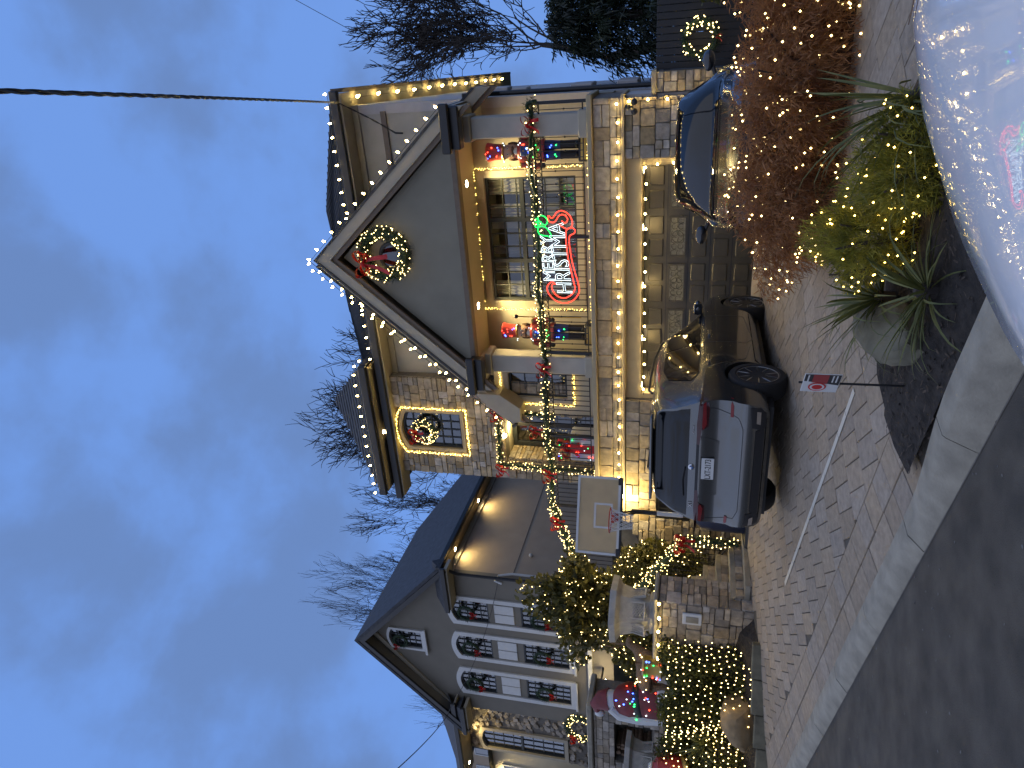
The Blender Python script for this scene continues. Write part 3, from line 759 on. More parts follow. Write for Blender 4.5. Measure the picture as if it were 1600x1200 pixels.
# gables: a rear one at the wall and the porch gable standing in front of it
def gable(ax, az, ex0, ex1, ez0, ez1, y0, y1, th, board, bm, under):
    """two roof slopes with a rake board on the front edge"""
    rr = MB().slab([(ax, y0, az), (ex0, y0, ez0), (ex0, y1, ez0), (ax, y1, az)], .07)
    rr.slab([(ax, y0, az), (ax, y1, az), (ex1, y1, ez1), (ex1, y0, ez1)], .07)
    g_ = rr.build('gable_roof', MAT['roof'], H)
    for ex, ez in ((ex0, ez0), (ex1, ez1)):
        q = MB(); q.prism([(ax, az-.072), (ex, ez-.072), (ex, ez-.072-board), (ax, az-.072-board)], y0+.02, y0+.10)
        q.build('rake_board', MAT[bm], g_)
        q = MB(); q.prism([(ax, az-.074-board), (ex, ez-.074-board), (ex, ez-.074-board-.14), (ax, az-.074-board-.14)], y0+.07, y0+.13)
        q.build('rake_moulding', MAT['brown'], g_)
        q = MB(); q.prism([(ax, az-.071), (ex, ez-.071), (ex, ez-.15), (ax, az-.15)], y0+.10, y1)
        q.build('rake_soffit', MAT[under], g_)
    return g_
gr = gable(-4.5, 10.30, -8.36, -.85, 5.92, 6.15, 14.62, 15.39, .2, .30, 'trim_lt', 'trim')
part(MB().prism([(-8.02, 6.3), (-8.36, 5.84), (-8.30, 5.62), (-7.95, 5.62), (-7.6, 6.1), (-7.6, 6.7)], 14.55, 15.05), 'flared_eave', 'trim_lt')
part(MB().prism([(-8.37, 5.70), (-8.45, 5.78), (-8.40, 5.84), (-8.33, 5.76)], 14.5, 15.0), 'eave_gutter', 'gutter')
gf = gable(-4.03, 9.70, -6.98, -1.08, 6.36, 6.42, 13.55, 15.38, .2, .32, 'trim_lt', 'trim_lt')
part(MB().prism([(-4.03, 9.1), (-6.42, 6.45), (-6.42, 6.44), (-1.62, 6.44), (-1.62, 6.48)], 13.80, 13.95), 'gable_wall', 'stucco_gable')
part(MB().cbox(-6.5, -1.55, 13.76, 13.98, 6.32, 6.438, .01), 'gable_beam', 'brown')
part(MB().box(-6.9, -1.1, 13.98, 15.40, 6.48, 6.56), 'porch_ceiling', 'cream')
part(MB().box(-6.9, -6.6, 13.98, 15.06, 6.2, 6.478).box(-1.7, -1.12, 13.98, 15.40, 6.2, 6.478), 'porch_beam', 'cream')
for x0, x1 in ((-7.05, -6.18), (-1.92, -1.02)):   # dark eave returns at the gable's feet
    e = MB(); e.cbox(x0, x1, 13.40, 13.52, 6.28, 6.46, .02); e.cbox(x0+.06, x1-.06, 13.521, 13.76, 6.12, 6.42, .02); e.build('eave_return', MAT['gutter'], H)
# round gable window
T = Matrix.Translation((-4.02, 13.80, 7.93)) @ Matrix.Rotation(pi/2, 4, 'X')
rw = MB().torus(.30, .045, 24, 6, T).build('round_window', MAT['frame'], H, smooth=True)
MB().lathe([(.29, -.004), (.29, .004)], 24, T).build('pane', MAT['glass_dk'], rw)
# porch columns
for x in (-6.55, -1.55):
    c_ = MB().cbox(x-.20, x+.20, 14.05, 14.45, 3.78, 6.05, .02).build('column', MAT['stucco'], H)
    MB().cbox(x-.25, x+.25, 14.0, 14.5, 6.051, 6.20, .02).build('capital', MAT['trim_lt'], c_)
    MB().cbox(x-.25, x+.25, 14.0, 14.5, 3.776, 3.95, .02).build('base', MAT['trim_lt'], c_)
# balcony railing: balusters with knuckles, a row of rings under the top rail
RY = 14.10
def railing(parent, a, b_, h=1.05, post_every=None, step=.125, rings=True):
    a, b_ = Vector(a), Vector(b_); L_ = (b_-a).length; t = (b_-a)/L_; up = Vector((0, 0, 1))
    rl = MB(); rl.tube([a+up*h, b_+up*h], .022, 6); rl.build('top_rail', MAT['black'], parent)
    MB().tube([a+up*(h-.13), b_+up*(h-.13)], .011, 5).build('mid_rail', MAT['black'], parent)
    MB().tube([a+up*.09, b_+up*.09], .013, 5).build('bottom_rail', MAT['black'], parent)
    key = round(h, 2)
    if key not in RAILM:
        m = MB().tube([(0, 0, .09), (0, 0, h-.13)], .0105, 4); m2 = MB()
        m2.v, m2.f = list(m.v), list(m.f)
        m.ball((0, 0, h*.42), .02, 6, 4); m2.ball((0, 0, h*.62), .02, 6, 4)
        RAILM[key] = [m.mesh('baluster', MAT['black']), m2.mesh('baluster', MAT['black']), MB().torus(.048, .009, 12, 4, Matrix.Rotation(pi/2, 4, 'X')).mesh('ring', MAT['black'])]
    n = int(L_/step)
    for i in range(n+1):
        p = a+t*(L_*i/n); link('baluster', RAILM[key][i % 2], parent, loc=p[:])
        if rings and i < n: q = a+t*(L_*(i+.5)/n)+up*(h-.066); link('ring', RAILM[key][2], parent, loc=q[:], rot=(0, 0, atan2(t.y, t.x)))
RAILM = {}
rail = thing('balcony_railing', 'black wrought iron balcony railing with rings above the garage', 'railing', (-5.8, RY, 3.78))
railing(rail, (-10.3, RY, 3.78), (-1.15, RY, 3.78))
for x in (-10.3, -8.35, -6.25, -3.7, -1.15): MB().cbox(x-.03, x+.03, RY-.03, RY+.03, 3.777, 4.92, .006).build('post', MAT['black'], rail)

# lamps of the house
for x in (-2.72, -5.44): spot_lamp(H, (x, 14.75, 6.475), 260, r=.075)
for x in (-2.45, -3.55, -4.74, -5.90, -7.0): spot_lamp(H, (x, 14.22, GZ1-.012) if False else (x, 14.21, GZ1-.004), 12, r=.06)
spot_lamp(H, (-9.01, 14.88, 9.435), 60, r=.05)
wl = thing('door_lantern', 'small lit lantern above the front door in the stone tower', 'lantern', (-9.0, TY-.05, 6.3))
MB().cbox(-9.05, -8.95, TY-.12, TY-.0, 6.26, 6.30, .005).build('cap', MAT['black'], wl)
MB().ball((-9.0, TY-.08, 6.2), .055, 10, 6).build('globe', LAMP, wl)
ld = bpy.data.lights.new('lantern_light', 'POINT'); ld.energy = 28; ld.color = WARM; ld.shadow_soft_size = .06
lo = bpy.data.objects.new('lantern_light', ld); col.objects.link(lo); lo.location = (-9.0, TY+.42, 6.1); lo.parent = wl; lo.matrix_parent_inverse = PINV[wl.name]
ld = bpy.data.lights.new('hall_light', 'POINT'); ld.energy = 10; ld.color = WARM; ld.shadow_soft_size = .1
lo = bpy.data.objects.new('hall_light', ld); col.objects.link(lo); lo.location = (-9.1, TY+1.2, 5.7); lo.parent = wl; lo.matrix_parent_inverse = PINV[wl.name]
# flood light fixture on the garage pier and two small cameras
fl = thing('flood_light', 'black double flood light on the outer corner of the stone garage pier', 'light', (-1.3, 13.97, 3.0))
f = MB().ball((-1.28, 13.93, 3.02), .05, 8, 5); f.ball((-1.36, 13.86, 2.9), .06, 8, 5); f.ball((-1.2, 13.86, 2.9), .06, 8, 5); f.tube([(-1.28, 13.98, 3.02), (-1.28, 13.9, 2.95)], .02, 6)
f.build('heads', MAT['dark'], fl, smooth=True)
cm = thing('security_camera', 'white dome security camera low on the outer edge of the stone tower', 'camera', (-10.05, TY-.05, 6.35))
MB().ball((-10.05, TY-.06, 6.35), .085, 12, 8, (1, .8, 1.15)).build('housing', MAT['white'], cm, smooth=True)
MB().ball((-10.05, TY-.125, 6.34), .035, 10, 6).build('eye', MAT['black'], cm, smooth=True)

# ---- retaining wall of stone left of the garage, falling with the steps
RW = thing('stone_wall', 'warm lit rough stone wall behind the basketball hoop', 'wall', (-9.8, 14.0, .5))
def rw_top(x): return 3.08 if x > -10.45 else max(1.7, 3.08+(x+10.45)*.42)
MB().prism([(-7.29, .4), (-14.2, .4), (-14.2, 1.6), (-10.46, 3.05), (-10.46, 3.08), (-7.29, 3.08)], 14.08, 14.9).build('core', MAT['mortar'], RW)
bars = (-10.35, -9.5, 1.62, 2.36)
cells = [c_ for c_ in ashlar(-14.1, -7.30, .45, 3.07, (.12, .16, .2, .24), (.2, .46), [bars])]
random.seed(8)
stones(RW, cells, 14.07, depth=.10, top=rw_top)
wb = ring(*bars, 13.98, 14.07, .05).build('barred_vent', MAT['black'], RW)
MB().add([(bars[0], 14.05, bars[2]), (bars[1], 14.05, bars[2]), (bars[1], 14.05, bars[3]), (bars[0], 14.05, bars[3])], [(0,1,2,3)]).build('opening', MAT['dark'], wb)
for i in range(5): x = bars[0]+.14*(i+1); MB().tube([(x, 14.0, bars[2]), (x, 14.0, bars[3])], .012, 5).build('bar', MAT['black'], wb)
for z in (1.85, 2.1): MB().tube([(bars[0], 14.01, z), (bars[1], 14.01, z)], .010, 5).build('bar', MAT['black'], wb)
lt = thing('wall_lantern', 'bright wall lantern on the stone wall just under the basketball backboard', 'lantern', (-9.76, 13.9, 3.1))
MB().cbox(-9.82, -9.70, 13.86, 13.98, 3.30, 3.34, .01).build('cap', MAT['black'], lt)
MB().cbox(-9.80, -9.72, 13.88, 13.96, 3.10, 3.29, .02).build('lamp_glass', LAMP, lt)
ld = bpy.data.lights.new('lantern_light', 'POINT'); ld.energy = 120; ld.color = WARM; ld.shadow_soft_size = .07
lo = bpy.data.objects.new('lantern_light', ld); col.objects.link(lo); lo.location = (-9.76, 13.62, 3.16); lo.parent = lt; lo.matrix_parent_inverse = PINV[lt.name]
# ------------------------------------------------------------------ neighbour house on the left
random.seed(41)
NH = thing('neighbour_house', 'dark grey stucco gabled house with arched windows and wreaths, beyond the basketball hoop', 'house', (-19.6, 18.0, 3.6))
def npart(mb, name, m, parent=None, **k): return mb.build(name, MAT[m], parent or NH, **k)
NY = 18.0; NX0, NX1 = -22.9, -16.4
upw = [(-18.45, -17.5), (-20.15, -19.18), (-21.93, -20.93)]
ups = [(a, b_, 8.22, 9.58) for a, b_ in upw]; lows = [(a, b_, 5.42, 7.06) for a, b_ in upw]; attic = (-20.12, -19.32, 10.92, 12.2)
npart(wall_open(NX0, NX1, 3.6, 9.75, NY, NY+.25, ups+lows), 'wall', 'grey_st')
gt = MB(); gt.prism([(NX0-.0, 9.75), (NX1, 9.75), (NX1, 9.9), (attic[1], 12.7), (-19.65, 13.15), (attic[0], 12.7), (NX0, 9.9)], NY+.12, NY+.25)
npart(gt, 'gable_wall', 'grey_st')
gw = MB(); gw.prism([(NX0, 9.751), (attic[0], 9.751), (attic[0], 12.75), (NX0, 9.9)], NY, NY+.119); gw.prism([(attic[1], 9.751), (NX1, 9.751), (NX1, 9.9), (attic[1], 12.75)], NY, NY+.119)
gw.prism([(attic[0], 9.751), (attic[1], 9.751), (attic[1], attic[2]), (attic[0], attic[2])], NY, NY+.119); gw.prism([(attic[0], attic[3]), (attic[1], attic[3]), (attic[1], 12.75), (-19.65, 13.1), (attic[0], 12.75)], NY, NY+.119)
npart(gw, 'gable_wall', 'grey_st')
window(NH, *attic, NY-.02, 3, 5, rise=.12, trim='white', trim_w=.10, depth=.12, room=False, gmat='glass_dk')
for o in ups: window(NH, *o, NY-.02, 4, 5, rise=.18, trim=None, depth=.16)
for o in lows: window(NH, *o, NY-.02, 4, 6, rise=0, trim=None, depth=.16)
for (a, b_) in upw:    # one tall white surround ties the two windows and the panel between them together
    P = arch_poly(a-.0, b_+.0, 5.42, 9.58, .18); cx, cz = (a+b_)/2, 7.5
    O = [(cx+(x-cx)*(1+.34/(b_-a)), cz+(z-cz)*(1+.34/4.16)) for x, z in P]
    s_ = poly_ring(O, P, NY-.06, NY-.001).build('surround', MAT['white'], NH)
    for q in (0, 1):
        x0 = a+.07+q*((b_-a)/2-.06); MB().cbox(x0, x0+(b_-a)/2-.09, NY-.035, NY-.0, 7.3, 8.0, .012).build('panel', MAT['white'], s_)
    MB().cbox(a-.2, b_+.2, NY-.12, NY-.061, 5.17, 5.25, .01).build('sill', MAT['white'], s_)
MB().cbox(attic[0]-.2, attic[1]+.2, NY-.14, NY-.08, 10.70, 10.80, .01).build('sill', MAT['white'], NH)
npart(MB().cbox(NX0-.02, NX1+.06, NY-.10, NY-.002, 4.62, 4.78, .01), 'base_moulding', 'white')
# side wall towards the decorated house
npart(MB().box(NX1-.25, NX1, NY+.251, 29, 3.6, 9.55), 'side_wall', 'tan_side')
npart(MB().box(NX1, NX1+.012, NY+.26, 29, 7.28, 7.31), 'control_joint', 'mortar')
# roof
ey = 9.62; rg = 13.38
rr = MB()
rr.slab([(-19.62, 17.45, rg), (-15.82, 17.45, ey+.12), (-15.82, 29, ey+.12), (-19.62, 24.2, rg)][::-1], .16)
nr = rr.build('roof', MAT['roof'], NH)
rr = MB(); rr.slab([(-19.62, 17.45, rg), (-19.62, 24.2, rg), (-23.6, 29, ey+.05), (-23.6, 17.45, ey+.05)][::-1], .16); rr.add([(-19.62,24.2,rg),(-15.82,29,ey+.12),(-23.6,29,ey+.05)], [(0,1,2)])
rr.build('roof_slope', MAT['roof'], nr)
for ex, ez in ((-15.85, ey), (-23.55, ey-.05)):
    sgn = 1 if ex > -19 else -1
    q = MB(); q.prism([(-19.62, rg-.16), (ex, ez-.05), (ex, ez-.28), (-19.62, rg-.42)], 17.47, 17.55); q.build('rake_board', MAT['gutter'], nr)
    q = MB(); q.prism([(-19.62, rg-.18), (ex-.3*sgn, ez+.15), (ex-.3*sgn, ez+.08), (-19.62, rg-.26)], 17.55, 17.999); q.build('rake_soffit', MAT['grey_st'], nr)
q = MB(); q.prism([(-19.62, rg-.50), (-23.2, 9.86), (-23.2, 9.66), (-19.62, rg-.72)], 17.93, 17.985); q.build('rake_moulding', MAT['trim_lt'], nr)
for x0, x1 in ((-17.6, -15.7), (-23.7, -22.3)):    # pent returns at the gable's feet
    e = MB(); e.add([(x0,17.4,9.55),(x1,17.4,9.55),(x1,17.98,9.55),(x0,17.98,9.55),((x0+.35) if x1 > -19 else x0,17.75,9.95),(x1 if x1 > -19 else x1-.35,17.75,9.95)], [(0,1,5,4),(1,2,5),(2,3,4,5),(3,0,4),(3,2,1,0)])
    e.build('eave_return', MAT['roof'], nr); MB().cbox(x0, x1, 17.36, 17.46, 9.40, 9.549, .01).build('return_gutter', MAT['gutter'], nr)
    MB().box(x0+.05, x1-.05, 17.47, 17.98, 9.34, 9.45).build('return_soffit', MAT['trim_lt'], nr)
MB().cbox(-15.86, -15.72, 17.46, 29, 9.58, 9.74, .01).build('side_gutter', MAT['gutter'], nr)
MB().box(-16.4, -15.88, 18.0, 29, 9.56, 9.60).build('side_soffit', MAT['trim'], nr)
MB().box(-16.398, -16.34, 18.0, 29, 9.38, 9.559).build('side_frieze', MAT['trim_lt'], nr)
MB().tube([(-15.85, 17.6, 9.5), (-16.25, 17.85, 9.15), (-16.32, 17.93, 8.9), (-16.32, 17.93, 4.5)], .055, 8).build('downspout', MAT['gutter'], NH, smooth=True)
MB().tube([(-16.30, 18.2, 6.2), (-16.30, 18.2, 7.3), (-16.34, 18.1, 7.75), (-16.45, 17.94, 7.85), (-16.5, 17.9, 7.6)], .04, 8).build('service_mast', MAT['white'], NH, smooth=True)
for x, y, z in ((-16.34, 19.3, 6.9), (-17.05, 17.95, 6.6)): MB().ball((x, y, z), .07, 10, 6).build('dome_camera', MAT['white'], NH, smooth=True)
for y in (18.95, 21.92): spot_lamp(NH, (-16.12, y, 9.555), 70, r=.07)
# fieldstone wing beyond the gable
WX0, WX1, WYY = -26.0, -22.92, 18.55
wn = (-25.7, -24.72, 5.9, 9.25)
npart(wall_open(WX0, WX1, 3.6, 9.9, WYY+.05, WYY+.3, [wn]), 'wing_wall', 'mortar')
random.seed(42)
fs_ = MB()
for i in range(380):     # irregular fieldstones
    x, z = rnd(WX0+.1, WX1-.1), rnd(3.8, 9.8)
    if wn[0]-.2 < x < wn[1]+.2 and wn[2]-.2 < z < wn[3]+.2: continue
    k = random.choice((5, 6)); r_ = rnd(.10, .19); a0 = rnd(0, 6)
    p = [(x+r_*cos(a0+2*pi*j/k)*rnd(.75, 1.1), z+.75*r_*sin(a0+2*pi*j/k)*rnd(.75, 1.1)) for j in range(k)]; yy = WYY-rnd(0, .03)
    fs_.add([(a, WYY+.05, b_) for a, b_ in p]+[(x+(a-x)*.8, yy, z+(b_-z)*.8) for a, b_ in p], [tuple(range(2*k-1, k-1, -1))]+[(j, k+j, k+(j+1) % k, (j+1) % k) for j in range(k)])
fs_.build('fieldstones', MAT['stone2'], NH, kind='stuff')
window(NH, *wn, WYY-.02, 3, 8, rise=.15, trim='trim_lt', trim_w=.15, depth=.2, split=[('z', 7.62)])
q = MB(); q.add([(-26.9,17.6,9.95),(-22.3,17.6,9.95),(-22.3,21,12.2),(-26.9,21,12.2),(-26.9,24,9.95)], [(0,1,2,3),(0,3,4)]); q.build('wing_roof', MAT['roof'], NH)
MB().box(-26.9, -22.3, 17.62, 18.6, 9.80, 9.86).build('wing_soffit', MAT['trim_lt'], NH)
MB().cbox(-26.95, -22.3, 17.5, 17.62, 9.78, 9.98, .02).build('wing_gutter', MAT['gutter'], NH)
for x in (-23.35, -24.7): spot_lamp(NH, (x, 18.25, 9.795), 75, r=.07)
spot_lamp(NH, (-26.3, 18.1, 9.795), 40, r=.07)
for i, (a, b_) in enumerate(upw):
    for z, w_ in ((9.0, 'upper'), (6.35, 'lower')):
        pos = ('window column nearest the downspout', 'middle window column', 'window column nearest the fieldstone wing')[i]
        wreath(f'unlit dark wreath with red bow in the {w_} {pos}', ((a+b_)/2, NY-.16, z), .27, .11, lights=0, bow_at=-pi/2+rnd(-.4, .4), bow_size=.13, dens=1500)
wreath('unlit wreath with red bow on the small attic window of the grey gable', (-19.72, NY-.18, 11.7), .25, .10, lights=0, bow_at=2.4, bow_size=.12, dens=1500)
# houses farther off
def far_house(label, x0, x1, y, z0, z1, ridge, wallm, win, lampx=None):
    f = thing('far_house', label, 'house', ((x0+x1)/2, y, z0))
    MB().box(x0, x1, y, y+8, z0, z1).build('wall', MAT[wallm], f)
    q = MB(); q.add([(x0-.4,y-.5,z1),(x1+.4,y-.5,z1),(x1-1.2,y+4,ridge),(x0+1.2,y+4,ridge),(x1+.4,y+8.5,z1),(x0-.4,y+8.5,z1)], [(0,1,2,3),(1,4,2),(4,5,3,2),(5,0,3),(0,5,4,1)]); q.build('roof', MAT['roof'], f)
    for (a, b_, c_, d_) in win:
        w = ring(a, b_, c_, d_, y-.06, y-.002, .08).build('window', MAT['white'], f)
        MB().add([(a+.08,y-.03,c_+.08),(b_-.08,y-.03,c_+.08),(b_-.08,y-.03,d_-.08),(a+.08,y-.03,d_-.08)], [(0,1,2,3)]).build('pane', MAT['glass_dk'], w)
        MB().box((a+b_)/2-.02, (a+b_)/2+.02, y-.05, y-.031, c_+.08, d_-.08).build('glazing_bars', MAT['frame'], w)
    if lampx: spot_lamp(f, (lampx, y-.25, z1-.02), 90, r=.09)
    return f
far_house('cream lit house with arched windows at the lower picture edge beyond the fieldstone wing', -32.5, -27.2, 19.5, 3.0, 9.3, 11.0, 'cream', [(-28.9, -28.0, 7.4, 8.9), (-31.0, -30.0, 7.2, 8.9), (-28.9, -28.0, 4.6, 6.4)], -28.5)
far_house('dark brick house with white window frames far behind at the lower picture edge', -50, -39.0, 29, 3.0, 15.2, 17.5, 'tan_side', [(-41.2, -39.9, 11.9, 14.2), (-43.6, -42.2, 11.9, 14.2), (-41.2, -39.9, 8.2, 10.4)])

# ------------------------------------------------------------------ steps, pier and planters left of the drive
random.seed(45)
SW = thing('stone_steps', 'curved stone steps with thick treads between the address pier and the hoop', 'steps', (-9.7, 11.2, .4))
SZ = [.62, .85, 1.08, 1.31, 1.54, 1.75]
for i, z in enumerate(SZ):
    x1 = -9.05-.30*i; x0 = x1-(.40 if i < 5 else 1.6)
    n = 10; top = []
    for k in range(n+1): t = k/n; top.append((x1+.10*sin(pi*t), 10.45+1.55*t))
    pts = top+[(x0, 12.0), (x0, 10.45)]
    m = MB(); k = len(pts); m.add([(a, b_, z) for a, b_ in pts]+[(a, b_, z-.09) for a, b_ in pts], [tuple(range(k)), tuple(range(2*k-1, k-1, -1))]+[(j, j+k, (j+1) % k+k, (j+1) % k) for j in range(k)])
    o = m.build('tread', MAT['concrete'], SW)
    r_ = MB().box(x0-.1, x1-.05, 10.47, 11.98, z-.30, z-.091).build('riser_core', MAT['mortar'], SW)
    yy = 10.47
    while yy < 11.95:
        w = min(rnd(.16, .34), 11.98-yy); c_ = ((yy+w/2-10.45)/1.55)
        o = link('stone', unit_mesh(random.randrange(5), 'stone2'), SW); o.location = (x1-.06+.09*sin(pi*c_), yy+w/2, z-.09-.07); o.rotation_euler = (0, 0, pi/2); o.scale = (w-.012, .07, .135); yy += w
PI_ = thing('stone_pier', 'stone pier with address plaque between the steps and the lit hedge', 'pier', (-10.1, 10.3, .35))
MB().box(-10.75, -9.42, 10.28, 10.9, .3, 2.12).build('core', MAT['mortar'], PI_)
stones(PI_, ashlar(-10.76, -9.40, .36, 2.10, (.16, .22, .27), (.16, .36)), 10.27, 'stone2', depth=.07)
stones(PI_, ashlar(10.2, 10.9, .4, 2.10, (.16, .22, .27), (.2, .36)), -9.43, 'stone2', depth=.05, axis='x')
stones(PI_, ashlar(-11.5, -10.77, .33, .95, (.16, .22, .24), (.2, .36)), 10.2, 'stone2', depth=.08)
MB().box(-11.5, -10.76, 10.22, 10.6, .25, .95).build('low_wall', MAT['mortar'], PI_)
MB().cbox(-10.82, -9.34, 10.16, 10.95, 2.121, 2.20, .02).build('cap', MAT['concrete'], PI_)
pq = MB().cbox(-9.80, -9.55, 10.12, 10.165, 1.34, 1.68, .01).build('address_plaque', MAT['white'], PI_)
MB().cbox(-9.745, -9.605, 10.108, 10.121, 1.40, 1.62, .004).build('plaque_face', MAT['concrete'], pq)
def urn(label, c, s=1.):
    u_ = thing('planter', label, 'planter', c)
    T = Matrix.Translation(c) @ Matrix.Scale(s, 4)
    MB().lathe([(.40, 0), (.42, .06), (.36, .09), (.50, .62), (.52, .66), (.66, .74), (.68, .86), (.60, .87), (.55, .80)], 6, T, a0=pi/6+.25).build('bowl', MAT['urn'], u_)
    for k in range(6):     # framed panels with lattice relief on the faces
        a = pi/6+.25+2*pi*(k+.5)/6; R_ = Matrix.Translation(c) @ Matrix.Rotation(a+pi/2, 4, 'Z') @ Matrix.Scale(s, 4) @ Matrix.Translation((0, -.375, .36)) @ Matrix.Rotation(-.22, 4, 'X')
        ring(-.17, .17, -.21, .21, -.025, .01, .03).build
        m = MB(); m.add(*(lambda r: (r.v, r.f))(ring(-.17, .17, -.21, .21, -.045, .012, .028)), R_)
        for q in range(-3, 4):
            for sg in (-1, 1): m.add(*(lambda b: (b.v, b.f))(MB().box(-.19, .19, -.034, .008, -.009, .009)), R_ @ Matrix.Translation((0, 0, q*.055)) @ Matrix.Rotation(sg*.7, 4, 'Y') @ Matrix.Scale(.8, 4))
        m.build('panel', MAT['urn'], u_)
    m = MB().lathe([(.54*s, 0), (.01, .05*s)], 10, Matrix.Translation((c[0], c[1], c[2]+.76*s))); m.build('soil', MAT['soil'], u_)
    return u_
urn('large hexagonal pale stone planter on the pier beside the steps', (-10.02, 10.55, 2.205), .93)
urn('pale stone planter at the lower picture edge in front of the fireplace', (-16.6, 12.3, 2.1), .95)
# handrail of the steps with two posts
SR = thing('stair_railing', 'black iron stair railing with lit garland above the stone steps', 'railing', (-9.35, 11.95, .6))
a, b_ = Vector((-9.30, 11.98, .62)), Vector((-11.3, 11.98, 1.85))
n = 17; MB().tube([a+Vector((0,0,1.08)), b_+Vector((0,0,1.08))], .022, 6).build('top_rail', MAT['black'], SR); MB().tube([a+Vector((0,0,.14)), b_+Vector((0,0,.14))], .014, 5).build('bottom_rail', MAT['black'], SR)
for i in range(1, n): p = a.lerp(b_, i/n); MB().tube([p+Vector((0,0,.14)), p+Vector((0,0,1.08))], .008, 4).build('baluster', MAT['black'], SR)
for p in (a, b_): MB().cbox(p.x-.03, p.x+.03, p.y-.03, p.y+.03, p.z-.1, p.z+1.12, .006).build('post', MAT['black'], SR)
UR = thing('terrace_railing', 'black iron railing sloping down from the balcony towards the lit tree', 'railing', (-12, 14.1, 2.8))
a, b_ = Vector((-10.36, 14.1, 3.7)), Vector((-13.9, 14.1, 2.6)); n = 28
MB().tube([a+Vector((0,0,1.08)), b_+Vector((0,0,1.08))], .022, 6).build('top_rail', MAT['black'], UR); MB().tube([a+Vector((0,0,.1)), b_+Vector((0,0,.1))], .014, 5).build('bottom_rail', MAT['black'], UR)
for i in range(1, n+1): p = a.lerp(b_, i/n); MB().tube([p+Vector((0,0,.1)), p+Vector((0,0,1.08))], .008, 4).build('baluster', MAT['black'], UR)
# sloping stair body behind that railing
MB().prism([(-10.46, 3.74), (-14.2, 2.5), (-14.2, .4), (-10.46, .4)], 14.91, 15.5).build('terrace_steps', MAT['concrete'], kind='structure')
# low kerb of granite blocks in front of the left bed
lk = thing('granite_edging', 'low rough granite edging along the foot of the lit hedge', 'edging', (-10.5, 9.2, .35))
pp = [Vector((-9.40, 9.47, 0)), Vector((-10.3, 9.12, 0)), Vector((-11.6, 8.72, 0)), Vector((-13.2, 8.75, 0))]
S_ = path_pts(pp, .62)
for i, (p, t) in enumerate(S_):
    T = Matrix.Translation((p.x, p.y, zd(p.x, p.y)-.03)) @ Matrix.Rotation(atan2(t.y, t.x), 4, 'Z')
    MB().cbox(0, .60, -.07, .07, -.05, .16+rnd(-.015, .015), .012, T).build('block', MAT['rock_g'], lk)
# outdoor fireplace with firewood, back on the terrace
FP = thing('outdoor_fireplace', 'stone outdoor fireplace with dark opening and stacked firewood below the grey gable', 'fireplace', (-18.2, 14.2, 1.8))
MB().box(-19.6, -16.9, 14.0, 14.9, 1.7, 2.35).box(-19.6, -19.1, 14.0, 14.9, 2.351, 3.4).box(-17.5, -16.9, 14.0, 14.9, 2.351, 3.4).box(-19.6, -16.9, 14.0, 14.9, 3.401, 4.0).box(-19.1, -17.5, 14.7, 14.9, 2.351, 3.4).build('surround', MAT['mortar'], FP)
MB().cbox(-19.75, -16.75, 13.8, 14.95, 4.001, 4.16, .03).build('mantel', MAT['concrete'], FP)
stones(FP, ashlar(-19.6, -16.9, 1.75, 3.99, (.18, .24), (.25, .5), [(-19.1, -17.5, 2.3, 3.4)]), 13.99, 'stone2', depth=.05)
random.seed(4)
for i in range(26):
    x, z = -19.0+rnd(0, .62), 2.36+.1+(i % 8)*.12; r_ = rnd(.045, .075)
    MB().tube([(x, 14.04+rnd(0, .1), z), (x, 14.6, z)], r_, 8).build('log', MAT['wood'], FP)
fl2 = thing('porch_lantern', 'round lit lantern under the grey gable, above the red coated figure', 'lantern', (-19.9, 17.5, 4.1))
MB().ball((-19.9, 17.4, 4.1), .12, 10, 6).build('globe', LAMP, fl2); MB().cbox(-19.96, -19.84, 17.4, 18.0, 4.22, 4.28, .01).build('arm', MAT['black'], fl2)
ld = bpy.data.lights.new('lantern_light', 'POINT'); ld.energy = 45; ld.color = WARM; ld.shadow_soft_size = .1
lo = bpy.data.objects.new('lantern_light', ld); col.objects.link(lo); lo.location = (-19.9, 17.2, 4.1); lo.parent = fl2; lo.matrix_parent_inverse = PINV[fl2.name]
# gate and piers on the right
GP = thing('gate', 'dark wooden gate with a lit wreath, beside the garage pier', 'gate', (-.1, 14.35, .6))
for i in range(12): x = -.72+i*.115; MB().cbox(x, x+.108, 14.33, 14.38, .6, 2.55, .006).build('board', MAT['dark'], GP)
for z in (.9, 2.3): MB().box(-.73, .67, 14.381, 14.43, z, z+.12).build('rail', MAT['dark'], GP)
for lab, x0, x1, zt in (('narrow stone gate pier joined to the garage corner', -1.09, -.74, 2.52), ('stone gate pier beyond the gate at the upper picture edge', .72, 1.3, 2.6)):
    p_ = thing('gate_pier', lab, 'pier', (x0, 14.2, .5))
    MB().box(x0, x1, 14.21, 14.8, .5, zt).build('core', MAT['mortar'], p_)
    stones(p_, ashlar(x0, x1, .6, zt, (.14, .2, .24), (.18, .36)), 14.2, depth=.05)
    MB().cbox(x0-.03, x1+.03, 14.12, 14.85, zt+.001, zt+.1, .015).build('cap', MAT['trim'], p_)
